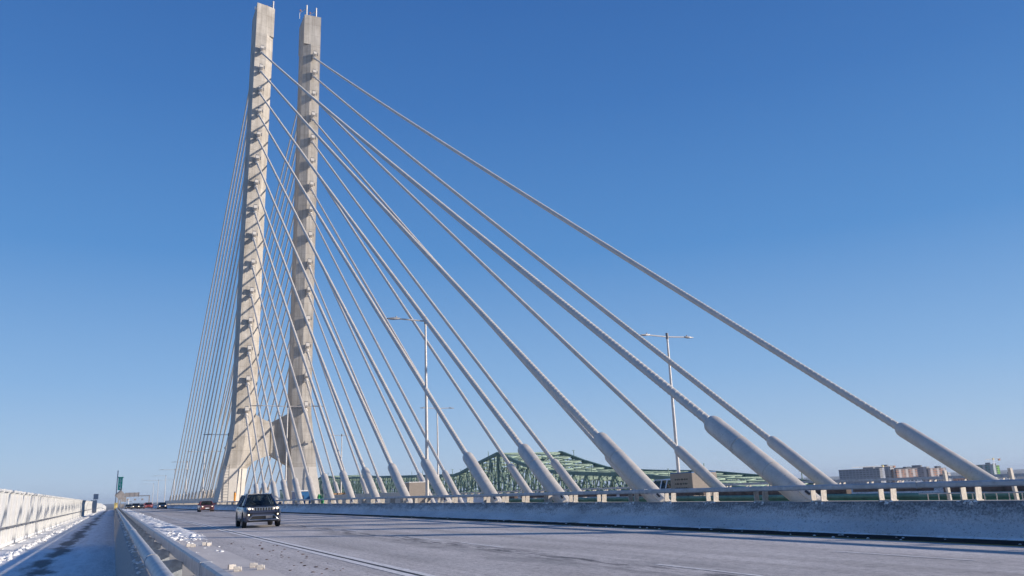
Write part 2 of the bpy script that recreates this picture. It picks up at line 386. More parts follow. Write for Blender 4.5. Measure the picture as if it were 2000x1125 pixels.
for k,(y0,y1) in enumerate([(11.0,14.0),(21.2,24.4),(26.0,29.4),(35.5,38.5),(47,50),(59,62),(71,74),(83,86)]):
    sheet('lane_dash',9.74,9.86,y0,y1,.006,M['white_line'],step=1)
for y0,y1 in [(10.2,13.4),(22.4,25),(34.6,37),(46,49),(58,61)]:
    sheet('lane_dash',14.0,14.1,y0,y1,.006,M['white_line'],step=1)
struct(MB().box((25.3,300,-.95),(9.0,640,1.2)).build('transit_deck',M['precast']))
struct(MB().box((40.5,300,-.9),(17.0,640,1.6)).build('far_road',M['shoulder']))
struct(MB().box((7.5,140,-1.95),(25.2,300,2.6)).build('deck_girder',M['pale']))
# ------------------------------------------------------------------ cable tower
YF=152.4
tower=thing('bridge_tower','tall twin legged raw concrete cable tower rising beside the road','bridge tower',(0,0,0))
OUT_L=[(-42,12.5),(1.6,16.25),(2.6,16.45),(7,17.35),(10.1,18.0),(13.5,18.4),(16.6,18.55),(31,18.6),(51,18.72),(68,18.9),(82,19.0),(101,19.1)]
RDG_L=[(-42,17.5),(1.6,19.0),(7,19.6),(16.6,20.9),(93,21.2),(101,21.2)]
INN_L=[(-42,20.6),(1.6,20.6),(7,21.1),(8.3,22.3),(16.6,22.25),(60,22.4),(101,22.75)]
OUT_R=[(-42,37),(1.6,33.9),(7.1,33.05),(8.3,32.95),(12.5,32.5),(17,31.95),(50,32.0),(75,32.05),(101,32.1)]
RDG_R=[(-42,33),(1.6,32.0),(7,31.4),(11.5,30.6),(16,30.15),(90,30.15),(101,30.1)]
INN_R=[(-42,29.5),(1.6,29.2),(7.2,28.6),(16.3,28.5),(60,28.6),(101,28.7)]
def leg_ring(z,o,r,i,depth=7.0,flat=False):
    ox,rx,ix=interp(o,z),interp(r,z),interp(i,z)
    d0=YF-.0; flare=0 if z>16.6 else (16.6-z)*.03
    R_=o is OUT_R
    if flat: pts=[(ox,d0+(.25 if R_ else 0)),(rx,d0+.5 if not R_ else d0+.3),(ix,d0+1.0 if not R_ else d0+.35)]
    elif R_: pts=[(ox,d0+.3-flare),(rx,d0+.25-flare),(ix,d0+.95-flare)]
    else: pts=[(ox,d0-flare),(rx,d0+.25-flare),(ix,d0+1.7-flare)]
    back=[(ix,d0+depth-1.7+flare),(rx,d0+depth-.25+flare),(ox,d0+depth+flare)]
    if flat: back=[(ix,d0+depth-1.0),(rx,d0+depth-.5),(ox,d0+depth)]
    return [(x,yy,z) for x,yy in pts+back]
ZJ=6.9
for o,r,i,ztop,zn in ((OUT_L,RDG_L,INN_L,99.8,93.2),(OUT_R,RDG_R,INN_R,99.6,92.9)):
    bb=MB(); bb.loft([leg_ring(z,o,r,i) for z in (ZJ,8.3,10.1,12,13.5,15,16.6,20,31,40,51,60,68,75,82,88,zn)])
    bb.loft([leg_ring(z,o,r,i,flat=True) for z in (zn+.002,96.5,ztop)])
    bb.build('tower_leg',M['tower'],tower)
    MB().loft([leg_ring(z,o,r,i) for z in (-42,-20,1.6,2.6,4.5,ZJ-.003)]).build('leg_base',M['pale'],tower)
# bow-tie crossbeam in two halves with a dark joint
def half(poly,yf):
    bb=MB(); fr=[(x,yf(x),z) for x,z in poly]; bk=[(x,2*YF+7-yf(x),z) for x,z in poly]; bb.loft([fr,bk]); return bb
yv=lambda x: YF+1.75+ (1.3 if False else 0)+ .55*max(0,3.2-abs(x-25.1))/3.2
half([(21.6,18.8),(22.3,16.5),(23.2,15.9),(24.2,15.45),(24.98,15.25),(24.98,9.2),(23.7,8.75),(22.4,8.2),(21.3,7.5),(20.9,6.95),(20.9,12)],yv).build('crossbeam',M['tower'],tower)
half([(29.2,19.2),(28.5,17.0),(27.3,16.3),(26.3,15.75),(25.22,15.2),(25.22,9.2),(26.7,8.35),(28.0,7.55),(28.6,7.2),(29.4,6.95),(29.4,12)],lambda x:yv(x)+.5).build('crossbeam',M['tower'],tower)
MB().box((25.1,YF+5.2,12.2),(.6,3.0,5.6)).build('joint',M['dark'],tower)
# masts and small fittings on the heads of the legs
for x,yy,z,h in ((22.6,YF+2.6,99.5,3.0),(29.3,YF+1.5,99.4,3.2),(31.3,YF+1.5,99.4,3.0)):
    mb=MB().tube([(x,yy,z),(x,yy,z+h)],.16,8); mb.tube([(x,yy,z+h*.75),(x-1.3,yy+.6,z+h*.45)],.06,6); mb.tube([(x-1.3,yy+.6,z+h*.45),(x-1.35,yy+.6,z)],.05,6)
    o=mb.build('roof_mast',M['pole'],tower)
    MB().blob((x-1.2,yy+.5,z+h*.62),.22,1,1,.1).build('beacon',M['red_p'],o)
MB().box((18.9,YF+.6,98.8),(.5,.4,.5)).build('camera_box',M['sign_white'],tower)
# ladder cage and drain pipes on the left base
lb=MB()
for s in (-.42,.42): lb.box((17.3+s,YF-1.0,4.4),(.1,.1,6.4))
for k in range(13): lb.box((17.3,YF-1.0,1.5+k*.48),(.8,.07,.07))
lb.build('ladder',M['steel_dark'],tower)
MB().tube([(19.75,YF-.6,.5),(19.95,YF-.35,6.8)],.09,8).build('drain_pipe',M['steel_dark'],tower)
MB().tube([(32.1,YF-.8,.5),(31.5,YF-.3,6.8)],.07,8).build('drain_pipe',M['steel_dark'],tower)
for x,z in ((18.6,10.6),(16.95,10.4),(30.7,11.2),(32.0,11.3)):
    mb=MB().box((x,YF-.55,z),(.28,.5,.28)); mb.box((x,YF-.75,z+.22),(.1,.3,.3)); mb.build('floodlight',M['lamp'],tower)
# ------------------------------------------------------------------ stay cables
XP=(19.92,30.75)
ZA=[89.1,84.9,80.1,75.4,70.4,65.4,60.4,55.2,49.9,44.4,38.9,33.2,28.0,22.4,16.9]
def stay(name,label,group,base,anch,r,rs,ztop,helix,front):
    base=Vector(base);anch=Vector(anch); d=(anch-base); L=d.length; dn=d.normalized()
    t=thing(name,label,'stay cable',base,0,group)
    inv=-base
    sag=.0032*L
    def P(s):
        p=base+d*s; return Vector((p.x,p.y,p.z-4*sag*s*(1-s)))-base
    n=26
    ls=(ztop-base.z)/dn.z            # length of the sleeve
    s0=ls/L
    # the cable leaves the sleeve along its own line
    pts=[P(s0*.85+(1-s0*.85)*k/n) for k in range(n+1)]
    cb=MB().tube(pts,r,12 if helix else 8,True)
    if helix:
        pitch=.62; dens=9; tot=int((L-ls)/pitch*dens)
        for ph in (0,PI):
            vs=[];fs=[];X=Vector((1,0,0)); Y2=dn.cross(X).normalized()
            for k in range(tot+1):
                s=s0+(1-s0)*k/tot; c=P(s); a=ph+2*PI*k/dens
                rad=X*math.cos(a)+Y2*math.sin(a)
                vs+=[c+rad*(r+.017),c+rad*(r-.005)+dn*.022,c+rad*(r-.005)-dn*.022]
                if k:
                    o=3*k
                    for q in range(3): fs.append((o-3+q,o-3+(q+1)%3,o+(q+1)%3,o+q))
            cb.add(vs,fs)
    cb.build('cable',M['cable'],t,smooth=True)
    a0=P(0); ax=(P(s0)-a0).normalized()
    q=lambda m:a0+ax*m
    # sleeve with rounded shoulder; seams stand slightly proud
    sl=MB().tube([q(-2.0),q(-.2),q(ls*.30),q(ls*.30+.01),q(ls*.64),q(ls*.64+.01),q(ls-.30),q(ls-.16),q(ls-.06),q(ls-.01)],[rs*.92,rs,rs,rs*1.008,rs*1.008,rs*.995,rs*.995,rs*.93,rs*.78,r*1.25],24)
    so=sl.build('socket_sleeve',M['sheath'],t,smooth=True,auto=35)
    if front:
        MB().tube([q(ls*.305),q(ls*.305+.035)],rs*1.03,24).build('seam_ring',M['seam_grey'],so,smooth=True)
        MB().tube([q(ls*.645),q(ls*.645+.035)],rs*1.025,24).build('seam_ring',M['seam_grey'],so,smooth=True)
        # clevis plate with pin at the foot
        pu=Vector((0,-ax.z,ax.y)); F=frame(ax)
        pc=q(-.28)+pu*(rs*.80)+Vector((-rs*.50,0,0))
        MB().box(pc,(.30,.62,.16),Matrix.Rotation(-.55,3,ax)@F).build('clevis_plate',M['pale'],t,bevel=.05)
        MB().box(pc+pu*.075+Vector((-.055,0,0)),(.07,.20,.05),Matrix.Rotation(-.55,3,ax)@F).build('pin',M['dark'],t)
    else:
        pass
    # guide pipe on the tower face
    e=P(1.0); da=(P(1)-P(.97)).normalized()
    sg=1 if anch.y<YF+3 else -1
    gp=MB().box(e+Vector((0,-sg*.25,.05)),(.60,2.4,.85),Matrix.Rotation(sg*-.35,3,'X')); gp.tube([e-da*.9,e-da*1.75],.36,14); gp.tube([e-da*1.7,e-da*4.2],.20,12); gp.tube([e-da*4.05,e-da*4.35],.25,12)
    if sg==1:
        fl=MB().box(e+Vector((0,-1.15,.80)),(.6,.3,.14)); fl.build('floodlight',M['lamp'],t); MB().box(e+Vector((.55,-1.2,.2)),(.16,.3,.55)).build('floodlight',M['lamp'],t)
    gp.build('guide_pipe',M['pale'],t,smooth=True)
    return t
side=('left','right')
rowname=('nearer','farther')
for p in (0,1):
    for i in range(15):
        Y0=20.1+8.0*i
        nm=ORD[i+1]
        lab=f"white stay cable, {nm} from the top on the front of the {side[p]} tower leg"
        stay('stay_cable',lab,f'stay cables of the {rowname[p]} row in front of the tower',(XP[p],Y0+(0 if p==0 else .9),.95),(XP[p]+(.38 if p==0 else .05),YF+.55,ZA[i]+(0 if p==0 else 1.0)),.172-.0015*i,.365 if p==0 else .325,3.78 if p==0 else 3.62,(i<8 if p==0 else i<6),p==0)
BY=[355,336,320,305,291,278,266,254,243,232,221,211,202,193,185]
for p in (0,1):
    for i in range(15):
        nm=ORD[i+1]
        lab=f"thin stay cable, {nm} from the top on the back of the {side[p]} tower leg"
        stay('stay_cable',lab,f'stay cables behind the {side[p]} tower leg',(XP[p],BY[i],2.2),(XP[p],YF+6.6,ZA[i]+1.0),.15,.30,4.0,False,False)
# plinth that carries the far sockets
for p in (0,):
    b=MB(); 
    for k in range(26):
        y0=178+k*8; b.box((XP[p]+.3,y0+3.7,1.1),(1.2,7.3,2.2))
    tag(b.build('anchor_plinth',M['pale'],bevel=.05),'long grey concrete plinth carrying cable sockets beyond the tower','plinth')
# ------------------------------------------------------------------ barriers
def extrude(poly_fn,ys,closed=True):
    rings=[[(x,yy,z+zd(yy)) for x,z in poly_fn(yy)] for yy in ys]; return MB().loft(rings)
def make_post_pair():
    """two thin plates, a web and a foot, standing on the ledge at x=0,z=0"""
    m=MB(); m.box((.13,-.18,.165),(.22,.03,.33),Matrix.Rotation(.10,3,'Y')); m.box((.08,.18,.165),(.19,.03,.31)); m.box((.12,0,.012),(.26,.44,.024))
    return m
def right_barrier():
    t=thing('bridge_barrier','snow plastered concrete barrier with steel rail on the right side of the road','barrier')
    ys=[0,4,8,12,16,20,25,30,40,50,60,70,80,90,100,115,130,150,170,190,210,230,250,265,280,300,330,380]
    prof=lambda y:[(Xr(y)+dx,z) for dx,z in ((0,-.1),(0,.06),(.05,.12),(.28,.34),(.47,.83),(.52,.85),(.98,.85),(.98,-.5),(.1,-.5))]
    extrude(prof,ys).build('concrete_base',M['iced'],t)
    sheet_top=extrude(lambda y:[(Xr(y)+.535,.848),(Xr(y)+.975,.848),(Xr(y)+.975,.862),(Xr(y)+.535,.862)],ys).build('ledge',M['ledge'],t)
    rl=extrude(lambda y:[(Xr(y)+.46,1.19),(Xr(y)+.44,1.22),(Xr(y)+.44,1.31),(Xr(y)+.47,1.345),(Xr(y)+.60,1.345),(Xr(y)+.60,1.19)],ys)
    jb=rl
    for k in range(20): yy=15.2+k*12.5; jb.box((Xr(yy)+.52,yy,1.267),(.18,.03,.17))
    rl.build('rail',M['steel'],t)
    me=None; ch=None
    for k in range(100):
        yy=6.35+2.5*k
        if me is None:
            o=make_post_pair().build('post',M['post'],t); me=o
        else:
            o=me.copy(); COL.objects.link(o); o.parent=t
        o.location=(Xr(yy)+.56,yy,.862+zd(yy))
    return t
right_barrier()
def left_barrier():
    t=thing('bridge_barrier','low concrete barrier with steel tube handrail and box rail between path and road','barrier')
    ys=[-3,0,3,6,9,12,16,20,26,34,44,60,80,110,150,190,230,265,285,305,330,380,450]
    extrude(lambda y:[(.20,-.8),(.20,-.45),(.335,.645),(.37,.66),(1.02,.66),(1.10,.3),(1.16,-.05),(1.16,-.8)],ys).build('concrete_base',M['ribbed'],t)
    extrude(lambda y:[(.38,.658),(1.0,.658),(1.0,.67),(.38,.67)],ys).build('ledge',M['ledge'],t)
    jb=extrude(lambda y:[(.80,.82),(.785,.84),(.785,.965),(.80,.985),(.87,.985),(.885,.965),(.885,.84),(.87,.82)],ys)
    for k in range(20): yy=8.6+k*10; jb.box((.835,yy,.902+zd(yy)),(.112,.06,.172))
    jb.build('box_rail',M['steel'],t)
    hr=MB().tube([(.41,yy,.95+zd(yy)) for yy in ys],.072,14)
    jb=hr
    for k in range(20): yy=9.7+k*10; jb.tube([(.41,yy,.95+zd(yy)),(.41,yy+.12,.95+zd(yy))],.080,14)
    hr.build('handrail',M['steel'],t,smooth=True)
    me=None
    for k in range(100):
        yy=3.2+2.5*k
        if me is None:
            m=MB(); m.prism([(.46,.66),(.46,.80),(.50,.88),(.70,.90),(.78,.86),(.78,.68),(.74,.66)],-.012,.012)
            m.box((.49,.06,.75),(.02,.12,.2)); m.box((.77,.06,.76),(.02,.12,.2)); m.box((.60,.05,.678),(.36,.26,.02)); m.beam((.46,0,.80),(.40,0,.90),.02,.08)
            o=m.build('post',M['zinc_plate'],t); me=o
        else: o=me.copy(); COL.objects.link(o); o.parent=t
        o.location=(0,yy,zd(yy))
left_barrier()
def far_barrier():
    t=thing('bridge_barrier','distant steel rail barrier on the far edge of the opposite roadway','barrier')
    MB().prism([(47.4,-.1),(47.7,.35),(47.85,.84),(48.3,.84),(48.3,-.1)],5,330).build('concrete_base',M['iced'],t)
    MB().box((48.05,167,1.27),(.2,326,.17)).build('rail',M['steel'],t)
    me=None
    for k in range(60):
        if me is None: o=make_post_pair().build('post',M['post'],t); me=o
        else: o=me.copy(); COL.objects.link(o); o.parent=t
        o.location=(47.9,12+2.5*k,.84)
far_barrier()
# white wind wall on the outer side of the path
def wind_wall():
    t=thing('wind_wall','long white panelled wind wall lining the snowy path','wall')
    MB().box((-4.02,114,1.12),(.05,154,2.2)).build('panel',M['panel'],t)
    MB().tube([(-3.93,37,2.235),(-3.93,191,2.235)],.055,8).build('top_rail',M['panel'],t,smooth=True)
    MB().box((-3.96,114,.10),(.10,154,.12)).build('kick_plate',M['sign_white'],t)
    h=MB().tube([(-3.80,34,.80),(-3.80,191,.80)],.042,8); h.build('handrail',M['steel_dark'],t,smooth=True)
    me=None
    for k in range(75):
        yy=37.88+2.04*k
        if me is None:
            m=MB(); m.prism([(-3.99,.02),(-3.88,.02),(-3.915,1.2),(-3.93,2.10),(-3.82,2.22),(-3.84,2.29),(-3.99,2.29)],-.05,.05); m.box((-3.84,0,.80),(.10,.05,.05))
            o=m.build('post',M['panel'],t); me=o
        else: o=me.copy(); COL.objects.link(o); o.parent=t
        o.location=(0,yy,0)
wind_wall()
PATH_OBJ=[]
t=thing('end_cabinet','dark grey steel post panel at the end of the white wind wall','wall post',(-3.7,191.8,0))
MB().box((0,0,1.25),(1.2,.3,2.5)).build('panel',M['p_steel'],t); MB().box((.3,0,3.2),(.9,.08,1.1)).build('sign_plate',M['p_steel'],t); MB().box((.3,.06,2.6),(.1,.1,.4)).build('stem',M['steel_dark'],t)
t=thing('wind_wall','second white wall section curving down beyond the dark post panel','wall')
b=MB(); rb=MB(); prev=None
for k in range(22):
    yy=192.5+k*5.5; x=-3.7+.0009*(yy-192)**1.55; z=zd(yy)-max(0,(yy-250))*.012
    if prev:
        b.add([(prev[0],prev[1],prev[2]),(x,yy,z),(x,yy,z+1.95),(prev[0],prev[1],prev[2]+1.95)],[(0,1,2,3)])
        rb.tube([(prev[0]+.1,prev[1],prev[2]+.8),(x+.1,yy,z+.8)],.05,6)
    prev=(x,yy,z)
o=b.build('panel',M['panel'],t); sm=o.modifiers.new('solid','SOLIDIFY'); sm.thickness=.12
rb.build('handrail',M['steel_dark'],t)
# ------------------------------------------------------------------ snow
def lumps(name,n,fx,fr,mat,seed,flat=.7):
    random.seed(seed); b=MB()
    for k in range(n):
        x,yy=fx(); r=fr(x,yy); b.blob((x,yy,r*flat*.25+zd(yy)),r,k%97,2 if yy<70 and r>.05 else 1,.6,(1,1.25,flat))
    return struct(b.build(name,mat,smooth=True,auto=60),kind='stuff')
def fy(a,b,p=2.0): return a+(b-a)*random.random()**p
lumps('snow_ridge',900,lambda:(random.triangular(1.35,3.9,2.3),fy(37,250,1.8)),lambda x,y:(.018+.10*random.random()**2.4)*(1+.5*min(1,(y-30)/60)),M['snow_d'],3)['label']='broken ridge of dirty snow lumps along the road side of the low barrier'
lumps('snow_crumbs',170,lambda:(random.triangular(1.5,3.7,2.5),fy(26,40,.7)),lambda x,y:.012+.06*random.random()**2.5,M['snow_d'],5)
lumps('path_snow_ridge',620,lambda:(random.gauss(-3.02,.09),fy(24,190,1.9)),lambda x,y:random.uniform(.03,.11),M['snow'],9,.75)
lumps('wall_snow',200,lambda:(random.gauss(-3.80,.03),fy(30,190,1.9)),lambda x,y:random.uniform(.03,.08),M['snow'],10,.6)
lumps('ledge_snow',230,lambda:(random.triangular(.34,.56,.38),fy(8,90,1.6)),lambda x,y:random.uniform(.015,.045),M['snow_d'],11,.6).location.z=.66
def bank():
    random.seed(2); b=MB(); vs=[];fs=[]; ys=[0+.22*k for k in range(700)]; m=7
    for i,yy in enumerate(ys):
        for k in range(m):
            f=k/(m-1); x=Xr(yy)-.14+f*.52; h=.0+.16*f**1.1+.30*max(0,f-.6)
            nz=noise.noise(Vector((x*3.5,yy*2.2,0)))*.5+noise.noise(Vector((x*8,yy*6,4)))*.3
            edge=noise.noise(Vector((yy*.9,3,1)))*.16+noise.noise(Vector((yy*4,8,1)))*.06
            z=h+nz*.05*(.3+f); 
            if k==0: z=-.03
            vs.append((x+ (edge if k<4 else edge*.3),yy,z))
        if i:
            for k in range(m-1): fs.append(((i-1)*m+k,(i-1)*m+k+1,i*m+k+1,i*m+k))
    b.add(vs,fs); o=b.build('snow_bank',M['snow'],smooth=True); struct(o,'bank of ploughed snow along the foot of the right barrier','stuff')
bank()
def post_snow():
    random.seed(31); b=MB()
    for k in range(55):
        yy=6.35+2.5*k
        for q in range(16 if k<20 else 7): b.blob((Xr(yy)+.50+random.gauss(0,.025),yy+random.gauss(0,.22),.835-abs(random.gauss(0,.05))),random.uniform(.02,.055),q+k,1,.6,(.7,1.2,1.0))
    struct(b.build('rail_snow',M['snow'],smooth=True),'snow blown round the feet of the rail posts','stuff')
post_snow()
lumps('gutter_snow',60,lambda:(random.uniform(17.2,18.2),fy(8,60,1.3)),lambda x,y:random.uniform(.015,.05),M['snow'],13,.6)
def ridge():
    b=MB(); vs=[];fs=[];m=15; ys=[]; y=34
    while y<262: ys.append(y); y+=.16 if y<70 else .35
    for i,yy in enumerate(ys):
        for k in range(m):
            f=k/(m-1); x=1.25+2.75*f; env=math.sin(PI*f)**.8*min(1,(yy-34)/16)
            nz=noise.noise(Vector((x*1.6,yy*.8,0)))*.6+noise.noise(Vector((x*4.5,yy*3,4)))*.35+noise.noise(Vector((x*11,yy*8,2)))*.18
            vs.append((x,yy,zd(yy)-.015+env*max(-.02,.10+.26*nz)))
        if i:
            for k in range(m-1): fs.append(((i-1)*m+k,(i-1)*m+k+1,i*m+k+1,i*m+k))
    b.add(vs,fs); struct(b.build('snow_ridge',M['snow_d'],smooth=True,auto=80),'low dirty ridge of ploughed snow beside the box rail','stuff')
ridge()
# small debris on the shoulder
random.seed(21); b=MB()
for k in range(46):
    x=random.triangular(3.4,5.1,4.2); yy=random.uniform(17.5,33); b.blob((x,yy,.012),random.uniform(.008,.03),k,1,.8,(1.8,.8,.5))
struct(b.build('road_debris',M['brown'],smooth=True),'brown scraps scattered on the asphalt','stuff')
BL=[(2.46,31.7,'far left block of the rear four, beside the snow'),(2.56,31.2,'nearer left block of the rear four'),(3.0,32.0,'far right block of the rear four'),(3.1,31.5,'nearer right block of the rear four'),
    (2.52,20.35,'far left block of the front four'),(2.55,19.62,'nearer left block of the front four'),(3.0,20.4,'far right block of the front four'),(3.05,19.66,'nearer right block of the front four')]
proto=None
for x,yy,txt in BL:
    if proto is None:
        m=MB(); m.box((0,0,.055),(.12,.09,.11)); m.tube([(-.02,0,.055),(.11,0,.055)],.05,10); proto=m.build('anchor_block',M['block'],bevel=.008); o=proto
    else: o=proto.copy(); COL.objects.link(o)
    o.location=(x,yy,.012); o.rotation_euler=(0,0,random.uniform(-.3,.3)); tag(o,'small white block on the shoulder, '+txt,'block','white anchor blocks on the shoulder')
KP=1.29
for o in [o for o in COL.objects if o.parent is None and o.name.split('.')[0] in ('path','wind_wall','end_cabinet','path_snow_ridge','wall_snow')]:
    l=o.location; o.scale=(KP,KP,KP); o.location=(l.x*KP,l.y*KP,1.55*(1-KP)+l.z*KP)
# ------------------------------------------------------------------ lamp posts
def lamp_post(label,x,y,h,armL,armR,group,r=.10,z0=0):
    t=thing('street_lamp',label,'street lamp',(x,y,z0),0,group)
    MB().tube([(0,0,0),(0,0,h*.5),(0,0,h)],[r*1.35,r*1.1,r*.72],10).build('pole',M['pole'],t,smooth=True)
    MB().tube([(0,0,h-.25),(0,0,h+.28)],r*1.05,10).build('pole_cap',M['steel_dark'],t,smooth=True)
    for s,a in ((-1,armL),(1,armR)):
        if not a: continue
        am=MB().tube([(0,0,h-.05),(s*a*.72,0,h+.02)],.055,8).build('arm',M['pole'],t,smooth=True)
        m=MB(); x0=s*a*.68; x1=s*a; m.loft([[(x0,-.10,h-.02),(x0,.10,h-.02),(x0,.10,h+.09),(x0,-.10,h+.09)],[((x0+x1)/2,-.17,h-.06),((x0+x1)/2,.17,h-.06),((x0+x1)/2,.14,h+.08),((x0+x1)/2,-.14,h+.08)],[(x1,-.12,h-.03),(x1,.12,h-.03),(x1,.12,h+.02),(x1,-.12,h+.02)]])
        m.tube([(x0+s*.25,0,h+.08),(x0+s*.25,0,h+.20)],.05,8)
        m.build('lamp_head',M['lamp'],am)
    return t
G1='street lamps in line along the road barrier'
for k,(x,yy,h,al,ar,lab) in enumerate([
 (20.0,55.9,14.0,2.95,0,'tall grey street lamp with one arm over the road, nearest in its row'),
 (21.0,115.9,14.0,5.0,5.0,'grey double armed street lamp standing before the tower crossbeam'),
 (19.0,166.0,13.8,4.6,0,'grey one armed street lamp beside the left foot of the tower'),
 (20.4,227.7,14,4.4,4.4,'grey street lamp seen among the far stay cables, nearest the tower'),
 (20.5,285.9,14,5,0,'grey street lamp seen among the far stay cables, second from the tower'),
 (20.9,352.2,14,6,6,'grey double armed street lamp touching the outermost far stay cable'),
 (21.7,431.2,14,6.5,0,'grey street lamp just left of the far stay cables'),
 (22.3,517.2,14,9,8,'grey double armed street lamp above the steel blue hatchback'),
 (23.4,611.7,14,7,0,'grey one armed street lamp above the small red hatchback')]):
    lamp_post(lab,x,yy,h-(zd(yy) if yy<300 else zd(min(yy,420))),al,ar,G1,.10 if yy<200 else .14,zd(yy) if yy<300 else zd(min(yy,420)))
G2='street lamps along the opposite roadway'
for x,yy,lab in ((42.5,56.6,'tall double armed street lamp behind the concrete block lettered B'),(43.5,116.7,'slim double armed street lamp rising over the green truss'),(42.6,172.2,'distant double armed street lamp just right of the tower')):
    lamp_post(lab,x,yy,14,2.75,2.75,G2,.12)
# ------------------------------------------------------------------ signs and gantry far up the road
t=thing('direction_sign','tall pole with narrow green vertical sign above the path barrier','road sign',(.35,170,0))
MB().tube([(-.12,0,-1),(-.05,0,7.6)],.085,8).build('pole',M['steel'],t)
bd=MB().box((.48,0,5.15),(.72,.05,2.2)); bd.box((.50,0,6.32),(.95,.10,.22)); bo=bd.build('sign_board',M['sign_green'],t)
def text_mesh(txt,size,mat,parent,loc,rot,name='lettering',depth=.006):
    cu=bpy.data.curves.new(name,'FONT'); cu.body=txt; cu.size=size; cu.align_x='CENTER'; cu.align_y='CENTER'; cu.extrude=depth
    tmp=bpy.data.objects.new('tmp',cu); COL.objects.link(tmp); dg=bpy.context.evaluated_depsgraph_get(); dg.update()
    me=bpy.data.meshes.new_from_object(tmp.evaluated_get(dg)); bpy.data.objects.remove(tmp,do_unlink=True); bpy.data.curves.remove(cu)
    me.materials.clear(); me.materials.append(mat); o=bpy.data.objects.new(name,me); COL.objects.link(o); o.parent=parent; o.location=loc; o.rotation_euler=rot; return o
for k,ch in enumerate('564'): text_mesh(ch,.85,M['sign_white'],bo,(.48,-.04,5.78-k*.68),(PI/2,0,0),'numeral')
t=thing('warning_sign','grey backs of a diamond sign and small plates on a post beside the path barrier','road sign',(.75,158,0))
MB().tube([(.25,.05,-.1),(.25,.05,4.2)],.06,8).build('post',M['steel_dark'],t)
MB().box((.15,0,3.05),(1.25,.04,1.25),Matrix.Rotation(PI/4,3,'Y')).build('diamond_plate',M['sign_back'],t)
MB().box((.75,.08,2.3),(.75,.04,.75)).build('square_plate',M['sign_back'],t)
MB().box((.62,.0,1.2),(.55,.04,.6)).build('small_plate',M['sign_back'],t)
t=thing('hazard_marker','pale yellow hazard marker plate at the path barrier below the diamond sign','road sign',(.35,160,0))
MB().box((0,0,1.25),(.5,.05,1.1)).build('plate',M['hazard'],t); MB().box((0,.05,.6),(.08,.06,1.2)).build('post',M['steel_dark'],t)
t=thing('sign_gantry','grey overhead sign gantry spanning the far end of the road','gantry',(0,480,0))
MB().box((9.4,0,5.35),(15.2,.6,.45)).build('beam',M['steel_dark'],t)
MB().box((16.7,0,-1.5),(.55,.55,14.0)).build('post',M['sign_back'],t); MB().box((2.0,0,-1.5),(.55,.55,14.0)).build('post',M['sign_back'],t)
bo=MB().box((8.4,-.3,6.1),(6.8,.25,2.1)).build('sign_board',M['sign_back'],t)
mm=MB()
for k in range(4): mm.box((5.2+k*2.13,-.5,6.1),(.18,.15,2.3))
mm.build('frame',M['steel_dark'],bo)
for x in (6.4,9.9,13.4): MB().box((x,-.2,3.55),(.95,.3,.95)).build('lane_signal',M['sign_back'],t)
t=thing('marker_post','thin white marker post with cross arm beside the far snow ridge','post',(4.2,300,0))
MB().tube([(0,0,-1),(.2,0,3.4)],.10,6).build('pole',M['sign_white'],t); MB().box((0,0,2.2),(2.2,.1,.12)).build('cross_arm',M['steel_dark'],t)
